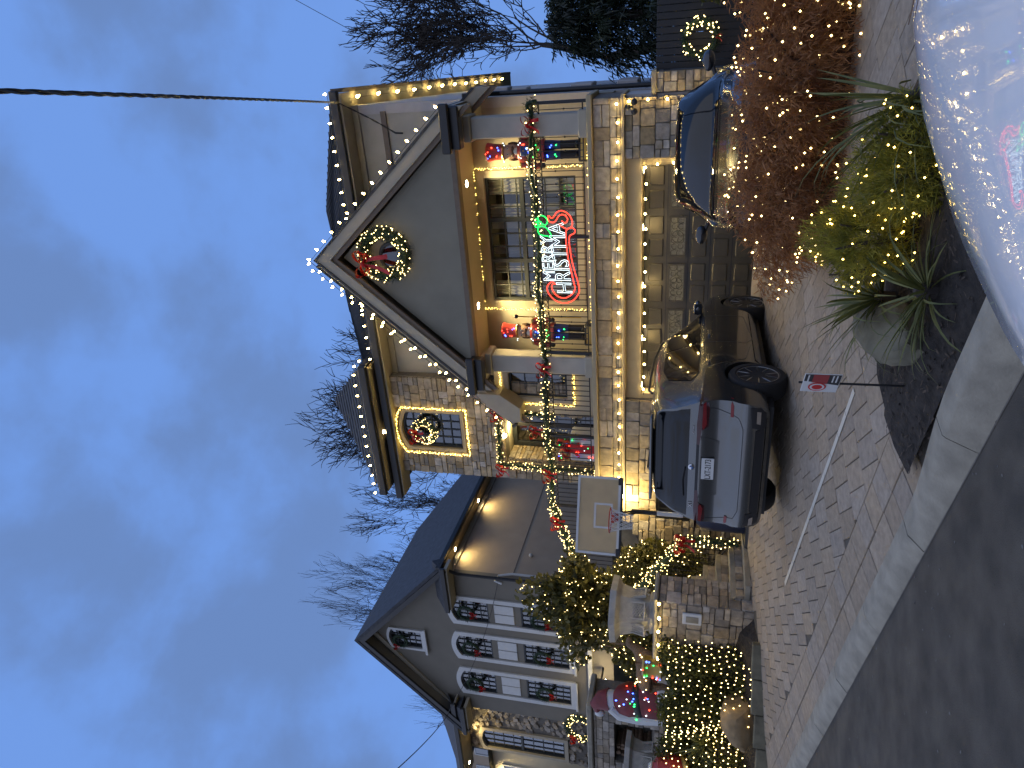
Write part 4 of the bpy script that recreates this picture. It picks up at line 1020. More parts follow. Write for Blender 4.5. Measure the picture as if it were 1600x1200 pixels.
# ------------------------------------------------------------------ vehicles
random.seed(51)
def smooth_poly(K, sub=4):
    """Catmull-Rom through the key points"""
    out = []; n = len(K)
    for i in range(n-1):
        p0, p1, p2, p3 = K[max(i-1, 0)], K[i], K[i+1], K[min(i+2, n-1)]
        for j in range(sub):
            t = j/sub
            out.append(tuple(.5*((2*p1[k])+(-p0[k]+p2[k])*t+(2*p0[k]-5*p1[k]+4*p2[k]-p3[k])*t*t+(-p0[k]+3*p1[k]-3*p2[k]+p3[k])*t**3) for k in range(len(p1))))
    out.append(tuple(K[-1])); return out
def interp(T, x):
    if x <= T[0][0]: return T[0][1]
    for (a, u), (b_, v) in zip(T, T[1:]):
        if x <= b_: s = (x-a)/(b_-a); s = s*s*(3-2*s); return u+(v-u)*s
    return T[-1][1]
def lerp1(T, x):
    if x <= T[0][0]: return T[0][1]
    for (a, u), (b_, v) in zip(T, T[1:]):
        if x <= b_: return u+(v-u)*(x-a)/(b_-a)
    return T[-1][1]
def car_body(L_, W, belt, top, rear, front, zb=.24, roofw=.74, rc=.16, fc=.3, wr=.36, wheels=(), ww=.30, ns=56, rear_w=.93, front_w=.9):
    """loft of cross sections; top(t) the roof line, rear(z)/front(z) the end profiles"""
    hw = W/2
    def section(t):
        zt = lerp1(top, t); bz = min(belt(t), zt-.05); k = max(0, min(1, (zt-bz-.05)/.35))
        wm = hw*(1-(1-rear_w)*max(0, 1-t/.3)**2-(1-front_w)*max(0, (t-.72)/.28)**2)
        we = wm*(.90*(1-k)+roofw*k); zs = zb+(bz-zb)*.45
        K = [(0, zb), (wm*.75, zb), (wm*.92, zb+.04), (wm*.985, zb+.22), (wm, zs+.12), (wm*.985, bz-.09), (wm*.955, bz), (wm*.955+(we-wm*.955)*.5, bz+(zt-.07-bz)*.52), (we, zt-.07-.02*(1-k)), (we*.86, zt-.022), (we*.45, zt-.004), (0, zt)]
        return smooth_poly(K, 4)
    def Y(t, x, z):
        ax = min(1, abs(x)/hw)
        return t*L_+rear(z)*max(0, 1-t/.38)**1.5+rc*ax**5*(1-t)**9-front(z)*max(0, 1-(1-t)/.38)**1.5-fc*ax**4*t**9
    S = [section(i/ns) for i in range(ns+1)]; n = len(S[0]); m = MB()
    for i in range(ns+1):
        t = i/ns; full = [(x, z) for x, z in S[i]]+[(-x, z) for x, z in S[i][-2:0:-1]]
        for x, z in full: m.v.append((x, Y(t, x, z), z))
    q = 2*n-2
    for i in range(ns):
        for j in range(q): m.f.append((i*q+j, i*q+(j+1) % q, (i+1)*q+(j+1) % q, (i+1)*q+j))
    for t, st_, flip in ((0, 0, False), (1, ns*q, True)):     # end caps as rows across the width
        mc = 10; rows = []
        for i in range(n):
            x1, z = S[0 if t == 0 else ns][i]; row = []
            for c_ in range(mc+1):
                x = x1*(1-2*c_/mc)
                if c_ == 0 or i in (0, n-1): row.append(st_+i)
                elif c_ == mc: row.append(st_+q-i)
                else: m.v.append((x, Y(t, x, z), z)); row.append(len(m.v)-1)
            rows.append(row)
        for i in range(n-1):
            for c_ in range(mc):
                f = []
                for w in (rows[i][c_], rows[i][c_+1], rows[i+1][c_+1], rows[i+1][c_]):
                    if w not in f: f.append(w)
                if len(f) > 2: m.f.append(tuple(f if not flip else f[::-1]))
    me = m.mesh('body', MAT['dark'])
    b = bmesh.new(); b.from_mesh(me); bmesh.ops.recalc_face_normals(b, faces=b.faces[:]); b.to_mesh(me); b.free()
    tmp = bpy.data.objects.new('tmp', me); col.objects.link(tmp); cut = []
    for (yw, zw) in wheels:
        for sg in (-1, 1):
            c_ = MB(); c_.tube([(sg*(hw-ww), yw, zw), (sg*(hw+.2), yw, zw)], wr+.045, 36); cm_ = c_.mesh('cut', MAT['dark'])
            b = bmesh.new(); b.from_mesh(cm_); bmesh.ops.recalc_face_normals(b, faces=b.faces[:]); b.to_mesh(cm_); b.free()
            co = bpy.data.objects.new('cut', cm_); col.objects.link(co); cut.append(co)
            md = tmp.modifiers.new('b', 'BOOLEAN'); md.object = co; md.operation = 'DIFFERENCE'; md.solver = 'EXACT'
    dg = bpy.context.evaluated_depsgraph_get(); ev = tmp.evaluated_get(dg); res = bpy.data.meshes.new_from_object(ev)
    for o in cut+[tmp]: bpy.data.objects.remove(o)
    bvh_m = m; bvh = BVHTree.FromPolygons([Vector(v) for v in m.v], m.f)
    res.name = 'body'
    return res, bvh
def patch(bvh, poly, axis, off=.006, grid=.06, sub=2):
    """a shaped panel laid on the body: poly in (a, b), cast along +-x or +-y"""
    P = [Vector(p) for p in poly]; E = []
    for i in range(len(P)):     # denser outline
        a, b_ = P[i], P[(i+1) % len(P)]; k = max(1, int((b_-a).length/grid))
        E += [a.lerp(b_, j/k) for j in range(k)]
    lo_ = Vector((min(p.x for p in E), min(p.y for p in E))); hi = Vector((max(p.x for p in E), max(p.y for p in E)))
    pts = list(E); x = lo_.x+grid/2
    def inside(p):
        c_ = False; j = len(E)-1
        for i in range(len(E)):
            if (E[i].y > p.y) != (E[j].y > p.y) and p.x < (E[j].x-E[i].x)*(p.y-E[i].y)/(E[j].y-E[i].y)+E[i].x: c_ = not c_
            j = i
        return c_
    while x < hi.x:
        y = lo_.y+grid/2
        while y < hi.y:
            p = Vector((x, y))
            if inside(p) and min((p-e).length for e in E) > grid*.35: pts.append(p)
            y += grid
        x += grid
    n = len(E); r_ = delaunay_2d_cdt(pts, [(i, (i+1) % n) for i in range(n)], [], 1, 1e-5)
    d = {'+x': Vector((-1, 0, 0)), '-x': Vector((1, 0, 0)), '-y': Vector((0, 1, 0)), '+y': Vector((0, -1, 0)), '+z': Vector((0, 0, -1))}[axis]
    V_ = []
    for p in r_[0]:
        o = {'x': Vector((0, p.x, p.y)), 'y': Vector((p.x, 0, p.y)), 'z': Vector((p.x, p.y, 0))}[axis[1]]-d*10
        h = bvh.ray_cast(o, d)
        V_.append((h[0]-d*off if h[0] else o+d*9.9))
    m = MB(); m.add(V_, [f if True else f[::-1] for f in r_[2]]); return m
def seam(bvh, pts, axis, r=.0035):
    d = {'+x': Vector((-1, 0, 0)), '-x': Vector((1, 0, 0)), '-y': Vector((0, 1, 0)), '+y': Vector((0, -1, 0)), '+z': Vector((0, 0, -1))}[axis]
    out = []
    for p, t in path_pts([(a, b_, 0) for a, b_ in pts], .05)+[(Vector((*pts[-1], 0)), None)]:
        o = {'x': Vector((0, p.x, p.y)), 'y': Vector((p.x, 0, p.y)), 'z': Vector((p.x, p.y, 0))}[axis[1]]-d*10; h = bvh.ray_cast(o, d)
        if h[0]: out.append(h[0]-d*.0005)
    return MB().tube(out, r, 4)
def hit(bvh, a, b_, axis):
    d = {'+x': Vector((-1, 0, 0)), '-x': Vector((1, 0, 0)), '-y': Vector((0, 1, 0)), '+y': Vector((0, -1, 0))}[axis]
    o = {'x': Vector((0, a, b_)), 'y': Vector((a, 0, b_))}[axis[1]]-d*10; return bvh.ray_cast(o, d)[0]
TYRE = mat('tyre', (.012, .012, .013), .8); RIM = mat('rim', (.28, .29, .30), .28, metal=.9); RIMD = mat('rim_dark', (.03, .03, .033), .4, metal=.5)
def wheel(parent, x, y, z, r, side, w=.24, spokes=5):
    T = Matrix.Translation((x, y, z)) @ Matrix.Rotation(side*pi/2, 4, 'Y')
    ty = MB().lathe([(r*.70, -w/2), (r*.93, -w/2), (r*.99, -w*.36), (r, 0), (r*.99, w*.36), (r*.93, w/2), (r*.76, w/2+.006), (r*.70, w/2-.01)], 32, T)
    t_ = ty.build('wheel', TYRE, parent, smooth=True, angle=40)
    MB().lathe([(r*.70, -w*.2), (r*.70, w*.05), (.001, w*.08)], 28, T).build('barrel', RIMD, t_, smooth=True)
    rm = MB().torus(r*.71, .016, 32, 6, T @ Matrix.Translation((0, 0, w*.42)))
    for k in range(spokes):
        for da in (-.20, .20):
            a0, a1 = 2*pi*k/spokes+da*.6, 2*pi*k/spokes+da*1.5
            p, q = Vector((r*.13*cos(a0), r*.13*sin(a0), w*.36)), Vector((r*.70*cos(a1), r*.70*sin(a1), w*.42)); mid = (p+q)/2+Vector((0, 0, .008))
            rm.tube([T @ p, T @ mid, T @ q], [.022, .016, .014], 5)
    rm.lathe([(r*.16, w*.3), (r*.16, w*.40), (r*.10, w*.43), (.001, w*.43)], 14, T)
    rm.build('rim', RIM, t_, smooth=True)
    return t_
def text_mesh(s, size, material, ext=.002):
    cu = bpy.data.curves.new('t', 'FONT'); cu.body = s; cu.size = size; cu.extrude = ext; cu.align_x = 'CENTER'; cu.align_y = 'CENTER'
    o = bpy.data.objects.new('t', cu); col.objects.link(o); dg = bpy.context.evaluated_depsgraph_get()
    me = bpy.data.meshes.new_from_object(o.evaluated_get(dg)); bpy.data.objects.remove(o); me.materials.clear(); me.materials.append(material); me.name = 'lettering'; return me
def paint(name, color, metal=.6, rough=.3):
    return mat(name, color, rough, metal=metal, coat=1., noise=.03, nscale=40)
CGL = mat('car_glass', (.003, .004, .006), .03, spec=.5)
CHROME = mat('chrome', (.6, .6, .62), .15, metal=1.); REDL = mat('tail_lamp', (.05, .004, .005), .2, coat=.4); BLKP = mat('black_plastic', (.015, .015, .017), .5)

# --- silver grey SUV, seen from behind
SV = thing('suv', 'silver grey SUV parked facing the garage door, rear and licence plate towards the street', 'car', (-5.16, 8.06, .485), radians(1.2), local=True)
L_, W = 4.75, 1.98; WZ, WR = .375, .375
topl = [(0, 1.66), (.06, 1.705), (.2, 1.745), (.42, 1.75), (.56, 1.69), (.64, 1.52), (.735, 1.17), (.80, 1.12), (.92, 1.04), (1, .93)]
rearp = [(.2, .14), (.34, .03), (.46, .0), (.60, .0), (.68, .06), (.88, .08), (1.06, .06), (1.18, .075), (1.34, .12), (1.63, .28), (1.75, .38)]
frontp = [(.2, .15), (.45, .02), (.75, .0), (.95, .06), (1.1, .2)]
wheels = [(.90, WZ), (3.85, WZ)]
res, bvh = car_body(L_, W, lambda t: 1.14-.06*t, topl, lambda z: interp(rearp, z), lambda z: interp(frontp, z), zb=.26, wr=WR, wheels=wheels, roofw=.745)
SILV = paint('silver_paint', (.135, .134, .128), .85, .24)
res.materials.clear(); res.materials.append(SILV); res.shade_smooth(); res.set_sharp_from_angle(angle=radians(38))
body = link('body', res, SV)
def sp(mb, name, m, parent=body, smooth=True): return mb.build(name, m, parent, smooth=smooth, angle=50)
lb_ = MB()
rg_ = sp(patch(bvh, [(-.80, 1.215), (.80, 1.215), (.77, 1.33), (.67, 1.58), (.60, 1.635), (-.60, 1.635), (-.67, 1.58), (-.77, 1.33)], '-y', .008), 'rear_window', CGL)
MB().tube([hit(bvh, -.02, 1.25, '-y')+Vector((0, -.02, 0)), hit(bvh, -.22, 1.275, '-y')+Vector((0, -.02, 0)), hit(bvh, -.46, 1.26, '-y')+Vector((0, -.02, 0))], .010, 5).build('wiper', BLKP, rg_)
sp(MB().cbox(-.62, .62, .17, .42, 1.675, 1.71, .012), 'roof_spoiler', SILV)
for sg in (-1, 1):
    tl = sp(patch(bvh, [(sg*.34, 1.085), (sg*.54, 1.065), (sg*.60, .985), (sg*.82, .975), (sg*.96, 1.0), (sg*.96, 1.10), (sg*.62, 1.125), (sg*.34, 1.115)], '-y', .012, .05), 'tail_light', REDL)
    sp(patch(bvh, [(sg*.56, 1.04), (sg*.63, 1.005), (sg*.90, 1.02), (sg*.92, 1.055), (sg*.60, 1.06)], '-y', .018, .05), 'light_bar', mat('tail_bar', (.2, .01, .012), .2, coat=1.), tl)
    ax = '+x' if sg > 0 else '-x'
    sp(patch(bvh, [(.14, 1.0), (.40, 1.06), (.36, 1.10), (.12, 1.11)], ax, .008, .05), 'tail_light_side', REDL, tl)
    sp(patch(bvh, [(sg*.74, .69), (sg*.93, .69), (sg*.93, .725), (sg*.74, .725)], '-y', .008, .05), 'reflector', mat('reflector', (.22, .01, .01), .3))
    v_ = sp(patch(bvh, [(sg*.60, .34), (sg*.66, .30), (sg*.86, .31), (sg*.93, .40), (sg*.88, .49), (sg*.64, .47)], '-y', .008, .05), 'bumper_vent', BLKP)
    sp(patch(bvh, [(sg*.68, .37), (sg*.83, .37), (sg*.84, .42), (sg*.70, .42)], '-y', .02, .05), 'exhaust_trim', CHROME, v_)
    # side glass, pillars and trim
    gl = sp(patch(bvh, [(.78, 1.22), (.95, 1.13), (1.98, 1.115), (1.98, 1.60), (1.3, 1.60), (.98, 1.52)], ax, .006), 'side_window', CGL)
    sp(patch(bvh, [(2.03, 1.115), (3.36, 1.10), (3.05, 1.33), (2.72, 1.52), (2.5, 1.585), (2.03, 1.60)], ax, .006), 'side_window', CGL)
    sp(seam(bvh, [(.76, 1.20), (.95, 1.115), (2.0, 1.10), (3.42, 1.085)], ax, .007), 'window_trim', BLKP, gl)
    sp(seam(bvh, [(2.00, 1.10), (2.00, .46), (2.2, .38)], ax), 'door_seam', MAT['black']); sp(seam(bvh, [(3.12, 1.09), (3.14, .46), (2.2, .37)], ax), 'door_seam', MAT['black'])
    sp(seam(bvh, [(1.02, 1.10), (1.2, .85), (1.4, .5), (2.0, .40)], ax), 'door_seam', MAT['black'])
    for yh in (1.30, 2.32):
        h0 = hit(bvh, yh, .985, ax); MB().cbox(-.018, .022, -.11, .11, -.018, .018, .01, Matrix.Translation(h0+Vector((sg*.015, 0, 0)))).build('door_handle', SILV, body)
    sp(patch(bvh, [(1.35, .30), (3.4, .30), (3.36, .37), (1.42, .37)], ax, .012), 'sill_trim', SILV)
    rl = MB(); h0 = None; pts = []
    for yh in (1.0, 1.5, 2.1, 2.7):
        z = lerp1(topl, yh/L_)+.005; pts.append((sg*.62, yh, z+.03))
    rl.tube([(sg*.62, .92, pts[0][2]-.05)]+pts+[(sg*.62, 2.85, pts[-1][2]-.06)], .018, 6); rl.build('roof_rail', MAT['black'], body, smooth=True)
    mr = MB().ball((sg*1.06, 3.28, 1.16), .11, 12, 8, (1.15, .75, .72)).build('mirror', SILV, body, smooth=True)
    MB().tube([(sg*.9, 3.30, 1.09), (sg*1.03, 3.28, 1.12)], .03, 6).build('mirror_arm', BLKP, mr)
    MB().add([(sg*.97, 3.205, 1.10), (sg*1.15, 3.205, 1.10), (sg*1.15, 3.205, 1.21), (sg*.97, 3.205, 1.21)], [(0,1,2,3)]).build('mirror_glass', CGL, mr)
    for (yw, zw) in wheels:
        wheel(SV, sg*(W/2-.135), yw, zw, WR, sg, .25)
        T = Matrix.Translation((sg*(W/2-.022), yw, zw)) @ Matrix.Rotation(pi/2, 4, 'Y')
        MB().torus(WR+.048, .018, 36, 5, T, a0=pi/2+.15+(pi if sg < 0 else pi) - pi, a1=pi/2+.15+2*pi-.3-.0) if False else None
sp(patch(bvh, [(-.62, 1.085), (.62, 1.085), (.62, 1.12), (-.62, 1.12)], '-y', .009), 'light_strip', BLKP)
sp(patch(bvh, [(-.62, .32), (.62, .32), (.60, .42), (-.60, .42)], '-y', .010), 'diffuser', BLKP)
sp(patch(bvh, [(-.74, .275), (.74, .275), (.74, .30), (-.74, .30)], '-y', .012), 'lower_lip', SILV)
sp(seam(bvh, [(-.84, 1.10), (-.82, .88), (-.74, .62), (-.6, .57), (.6, .57), (.74, .62), (.82, .88), (.84, 1.10)], '-y', .005), 'hatch_seam', MAT['black'])
sp(patch(bvh, [(-.40, .84), (.40, .84), (.46, 1.07), (-.46, 1.07)], '-y', .004), 'plate_recess', SILV)
hp = hit(bvh, 0, .965, '-y')
pl = MB().cbox(-.155, .155, hp.y-.035, hp.y-.02, .89, 1.045, .004).build('licence_plate', mat('plate', (.62, .62, .60), .5), body)
link('lettering', text_mesh('LXT-2173', .105, MAT['dark']), pl, loc=(0, hp.y-.037, .962), rot=(pi/2, 0, 0), scale=(.68, 1, 1))
MB().cbox(-.165, .165, hp.y-.03, hp.y-.015, 1.046, 1.056, .003).build('plate_frame', BLKP, pl)
he = hit(bvh, 0, 1.17, '-y')
em = MB().lathe([(.042, 0), (.042, .008), (.036, .012), (.001, .012)], 20, Matrix.Translation((0, he.y, 1.17)) @ Matrix.Rotation(pi/2, 4, 'X')).build('emblem', CHROME, body, smooth=True)
for a in (0, pi):
    MB().add([(0, he.y-.0135, 1.17)]+[(.026*cos(a+pi/2*k/6), he.y-.0135, 1.17+.026*sin(a+pi/2*k/6)) for k in range(7)], [(0, k+1, k+2) for k in range(6)]).build('quadrant', mat('emblem_blue', (.02, .10, .35), .3), em)
h2 = hit(bvh, -.58, 1.165, '-y'); link('lettering', text_mesh('X1', .075, CHROME, .004), body, loc=(-.58, h2.y-.012, 1.165), rot=(pi/2, 0, 0))
h2 = hit(bvh, .54, 1.165, '-y'); link('lettering', text_mesh('xDrive', .04, CHROME, .003), body, loc=(.54, h2.y-.012, 1.165), rot=(pi/2, 0, 0))
MB().box(-.8, .8, .3, 4.4, .20, .30).build('underbody', MAT['black'], SV)

# --- dark car nose-out at the right, behind the red shrub
DK = thing('dark_car', 'dark car facing the street behind the red brown shrubs, sky in its windscreen', 'car', (-2.0, 13.15, .55), pi+radians(9), local=True); DK.scale = (1.1, 1.1, 1.06)
L2, W2 = 4.05, 1.84; wz = .33
top2 = [(0, 1.10), (.08, 1.22), (.22, 1.40), (.40, 1.435), (.545, 1.43), (.58, 1.395), (.76, .92), (.84, .89), (.95, .80), (1, .70)]
res2, bvh2 = car_body(L2, W2, lambda t: .96-.05*t, top2, lambda z: interp([(.2, .1), (.5, 0), (1.0, .06)], z), lambda z: interp([(.2, .12), (.45, 0), (.7, .03), (.95, .25)], z), zb=.2, wr=.33, wheels=[(.75, wz), (3.25, wz)], roofw=.70)
DKP = paint('dark_paint', (.016, .017, .02), .4, .25)
res2.materials.clear(); res2.materials.append(DKP); res2.shade_smooth(); res2.set_sharp_from_angle(angle=radians(38))
body2 = link('body', res2, DK)
def sp2(mb, name, m, parent=body2): return mb.build(name, m, parent, smooth=True, angle=50)
sp2(patch(bvh2, [(-.80, 3.02), (-.72, 2.6), (-.64, 2.30), (.64, 2.30), (.72, 2.6), (.80, 3.02), (.3, 3.08), (-.3, 3.08)], '+z', .006), 'windscreen', CGL)
sp2(seam(bvh2, [(-.05, 3.07), (.35, 3.03), (.68, 3.02)], '+z', .010), 'wiper', BLKP)
for sg in (-1, 1):
    ax = '+x' if sg > 0 else '-x'
    sp2(patch(bvh2, [(.8, 1.0), (2.6, .97), (2.35, 1.2), (2.1, 1.31), (1.1, 1.31), (.9, 1.2)], ax, .006), 'side_window', CGL)
    mr = MB().ball((sg*1.0, 2.72, 1.04), .10, 12, 8, (1.2, .8, .75)).build('mirror', DKP, body2, smooth=True)
    MB().tube([(sg*.84, 2.72, .96), (sg*.98, 2.72, 1.01)], .028, 6).build('mirror_arm', BLKP, mr)
    sp2(patch(bvh2, [(sg*.52, .66), (sg*.80, .70), (sg*.86, .78), (sg*.60, .77)], '+y', .008, .05), 'headlight', CGL)
    for yw in (.75, 3.25): wheel(DK, sg*(W2/2-.125), yw, wz, .33, sg, .22)
sp2(patch(bvh2, [(-.36, .45), (.36, .45), (.44, .68), (-.44, .68)], '+y', .008), 'grille', BLKP)

# --- white car at the kerb, close to the camera: its wet bonnet
def wet(name, color):
    m = mat(name, color, .12, metal=.0, coat=.3)
    n = m.node_tree; b = n.nodes['Principled BSDF']; l = n.links.new
    g_ = n.nodes.new('ShaderNodeNewGeometry'); v = n.nodes.new('ShaderNodeTexVoronoi'); v.inputs['Scale'].default_value = 240; v.feature = 'F1'
    l(g_.outputs['Position'], v.inputs['Vector'])
    r = n.nodes.new('ShaderNodeMapRange'); r.inputs[1].default_value = .0; r.inputs[2].default_value = .45; r.inputs[3].default_value = 1; r.inputs[4].default_value = 0
    l(v.outputs['Distance'], r.inputs[0])
    nz_ = n.nodes.new('ShaderNodeTexNoise'); nz_.inputs['Scale'].default_value = 7; nz_.inputs['Detail'].default_value = 5; l(g_.outputs['Position'], nz_.inputs['Vector'])
    r3 = n.nodes.new('ShaderNodeMapRange'); r3.inputs[1].default_value = .40; r3.inputs[2].default_value = .62; l(nz_.outputs['Fac'], r3.inputs[0])
    mu_ = n.nodes.new('ShaderNodeMath'); mu_.operation = 'MULTIPLY'; l(r.outputs[0], mu_.inputs[0]); l(r3.outputs[0], mu_.inputs[1])
    bp = n.nodes.new('ShaderNodeBump'); bp.inputs['Strength'].default_value = .03; bp.inputs['Distance'].default_value = .0025
    l(mu_.outputs[0], bp.inputs['Height']); l(bp.outputs[0], b.inputs['Normal']); l(bp.outputs[0], b.inputs['Coat Normal'])
    mx = n.nodes.new('ShaderNodeMapRange'); mx.inputs[3].default_value = .015; mx.inputs[4].default_value = .03; b.inputs['Coat Roughness'].default_value = .015; l(r3.outputs[0], mx.inputs[0]); l(mx.outputs[0], b.inputs['Roughness'])
    return m
ang = atan2(KD.y, KD.x)-pi/2+.1086     # parked along the kerb, nose to the left
WC = thing('white_car', 'wet white car bonnet close to the camera, reflecting sky and lights', 'car', (0, 0, 0), ang, local=True)
L3, W3 = 4.7, 1.9
top3 = [(0, 1.1), (.08, 1.3), (.25, 1.5), (.50, 1.5), (.62, 1.42), (.76, 1.17), (.84, 1.13), (.92, 1.08), (.97, 1.02), (1, .92)]
res3, bvh3 = car_body(L3, W3, lambda t: 1.05-.03*t, top3, lambda z: interp([(.2, .1), (.5, 0), (1.0, .06), (1.5, .5)], z), lambda z: interp([(.2, .12), (.5, 0), (.8, .03), (1.08, .22)], z), zb=.22, wr=.35, wheels=[(.9, .35), (3.75, .35)], roofw=.72, fc=.55, front_w=.88)
WHT = wet('white_wet_paint', (.93, .94, .95))
res3.materials.clear(); res3.materials.append(WHT); res3.shade_smooth(); res3.set_sharp_from_angle(angle=radians(40))
body3 = link('body', res3, WC)
fr = Matrix.Rotation(ang, 4, 'Z') @ Vector((.0, L3, 0))           # put the nose where the bonnet's corner is seen
WC.location = (-.77-fr.x, 2.17-fr.y, 0); WC.scale = (1, 1, 1.04)
patch(bvh3, [(-.74, 3.5), (-.62, 2.9), (.62, 2.9), (.74, 3.5)], '+z', .006).build('windscreen', CGL, body3, smooth=True)
for sg in (-1, 1):
    seam(bvh3, [(sg*.80, 3.6), (sg*.78, 4.2), (sg*.66, 4.55)], '+z', .004).build('bonnet_seam', MAT['black'], body3)
    patch(bvh3, [(sg*.50, .66), (sg*.84, .72), (sg*.88, .86), (sg*.62, .82)], '+y', .008, .05).build('headlight', CGL, body3, smooth=True)
    ax = '+x' if sg > 0 else '-x'
    patch(bvh3, [(1.0, 1.12), (3.2, 1.09), (2.75, 1.34), (2.4, 1.40), (1.3, 1.40)], ax, .006).build('side_window', CGL, body3, smooth=True)
    for yw in (.9, 3.75): wheel(WC, sg*(W3/2-.13), yw, .35, .35, sg, .23)
# rain drops standing on the bonnet
dm = bpy.data.materials.new('water_drop'); dm.use_nodes = True; _b = dm.node_tree.nodes['Principled BSDF']
_b.inputs['Base Color'].default_value = (.75, .78, .82, 1); _b.inputs['Roughness'].default_value = .04; _b.inputs['Coat Weight'].default_value = 1
random.seed(57); dr = MB(); DOME = [(1, 0), (.8, .45), (.35, .72)]
for i in range(7500):
    x, y = rnd(-.93, .93), rnd(3.55, L3); 
    if random.random() > .35+.65*abs(x)**2+.3*sin(x*9)*sin(y*7): continue
    h = bvh3.ray_cast(Vector((x, y, 5)), Vector((0, 0, -1)))
    if not h[0] or h[1].z < .3: continue
    r_ = .0012+.0032*random.random()**3; n_ = h[1]; u_ = n_.orthogonal().normalized(); w_ = n_.cross(u_); vs = []
    for k, hh in DOME: vs += [h[0]+(u_*cos(a)+w_*sin(a))*r_*k+n_*r_*hh*.8 for a in (0, 1.257, 2.513, 3.77, 5.027)]
    dr.add(vs, [(j, (j+1) % 5, 5+(j+1) % 5, 5+j) for j in range(5)]+[(5+j, 5+(j+1) % 5, 10+(j+1) % 5, 10+j) for j in range(5)]+[(10, 11, 12, 13, 14)])
dr.build('water_drops', dm, body3, smooth=True, angle=90, kind='stuff')
tw = MB(); h0 = bvh3.ray_cast(Vector((.35, 3.95, 5)), Vector((0, 0, -1)))[0]
tw.tube([h0+Vector((0, 0, .006)), h0+Vector((.05, .05, .012)), h0+Vector((.07, .12, .008))], [.003, .0025, .0015], 5); tw.tube([h0+Vector((.05, .05, .012)), h0+Vector((.1, .04, .02))], [.0025, .001], 4); tw.tube([h0+Vector((.02, .02, .01)), h0+Vector((-.03, .07, .02))], [.002, .001], 4)
Tw = Matrix.Translation(WC.location) @ Matrix.Rotation(ang, 4, 'Z') @ Matrix.Diagonal((1, 1, 1.04, 1)); tw.v = [tuple(Tw @ Vector(v)) for v in tw.v]
tw.build('twig', MAT['wood'], None, label='small brown twig lying on the wet white bonnet', cat='twig')
# ------------------------------------------------------------------ plants
rng = np.random.default_rng(61)
def tri_obj(name, V, material, parent=None, quads=False, **kw):
    """fast mesh from an array of triangles (n,3,3) or quads (n,4,3)"""
    n, k = V.shape[:2]; me = bpy.data.meshes.new(name)
    me.vertices.add(n*k); me.vertices.foreach_set('co', V.reshape(-1).astype(np.float32))
    me.loops.add(n*k); me.loops.foreach_set('vertex_index', np.arange(n*k, dtype=np.int32))
    me.polygons.add(n); me.polygons.foreach_set('loop_start', np.arange(0, n*k, k, dtype=np.int32))
    try: me.polygons.foreach_set('loop_total', np.full(n, k, dtype=np.int32))
    except Exception: pass
    me.materials.append(material); me.update(calc_edges=True); me.validate()
    return link(name, me, parent, **kw)
def unit(v): return v/np.maximum(1e-9, np.linalg.norm(v, axis=1, keepdims=True))
def ell_points(n, c, r, shell=.55, noise=.18, zmin=None):
    """points in the outer part of an uneven ellipsoid, with the outward direction of each"""
    d = unit(rng.normal(size=(n, 3)))
    lump = 1+noise*(np.sin(d[:, 0]*5.1+c[0]*3)+np.sin(d[:, 1]*4.3+1.7+c[1])+np.sin(d[:, 2]*6.2+.6))*.6
    t = (shell+(1-shell)*rng.random(n)**.6)*lump
    p = np.array(c)+d*np.array(r)*t[:, None]
    if zmin is not None: k = p[:, 2] > zmin; p, d = p[k], d[k]
    return p, d
def strands(p, d, ln, w, droop=.3, spread=.6, out_=.7):
    n = len(p); q = unit(d*out_+rng.normal(size=(n, 3))*spread+np.array([0, 0, -droop])); s = unit(np.cross(q, rng.normal(size=(n, 3))))
    L_ = rng.uniform(*ln, n)[:, None]; W = w*rng.uniform(.7, 1.3, n)[:, None]
    m = p+q*L_*.5; e = p+q*L_+np.array([0, 0, -droop*.35])*L_
    return np.stack([np.stack([p-s*W*.5, p+s*W*.5, m+s*W, m-s*W], 1), np.stack([m-s*W, m+s*W, e+s*W*.2, e-s*W*.2], 1)], 1).reshape(-1, 4, 3)
def leaves(p, d, ln, w, up=.3, spread=.8):
    n = len(p); q = unit(d*.6+rng.normal(size=(n, 3))*spread+np.array([0, 0, up])); s = unit(np.cross(q, rng.normal(size=(n, 3))))
    L_ = rng.uniform(*ln, n)[:, None]; W = L_*w
    return np.stack([p, p+q*L_*.45+s*W, p+q*L_, p+q*L_*.45-s*W], 1)
def lights_on(parent, p, r, m, name='mini_lights'):
    o = np.array([[1,0,0],[-1,0,0],[0,1,0],[0,-1,0],[0,0,1],[0,0,-1]])*r
    T = np.array([(0,2,4),(2,1,4),(1,3,4),(3,0,4),(2,0,5),(1,2,5),(3,1,5),(0,3,5)])
    V = (p[:, None, :]+o[None])[:, T].reshape(-1, 3, 3); return tri_obj(name, V, m, parent, kind='stuff')
LF = dict(
    rust=leaf('rust_foliage', (.29, .11, .035), .4, .4, c2=(.42, .21, .085), scale=4),
    gold=leaf('gold_foliage', (.20, .21, .025), .45, .4, c2=(.42, .38, .05), scale=9),
    yucca=leaf('yucca_leaf', (.10, .125, .03), .3, .2, c2=(.20, .20, .06), scale=5),
    hedge=leaf('hedge_leaf', (.06, .075, .018), .45, .3, c2=(.15, .15, .03), scale=6),
    magn=leaf('broad_leaf', (.075, .08, .018), .45, .3, c2=(.17, .15, .035), scale=4),
    dark=leaf('hemlock', (.012, .020, .010), .5, .15, c2=(.03, .045, .018), scale=1.5))
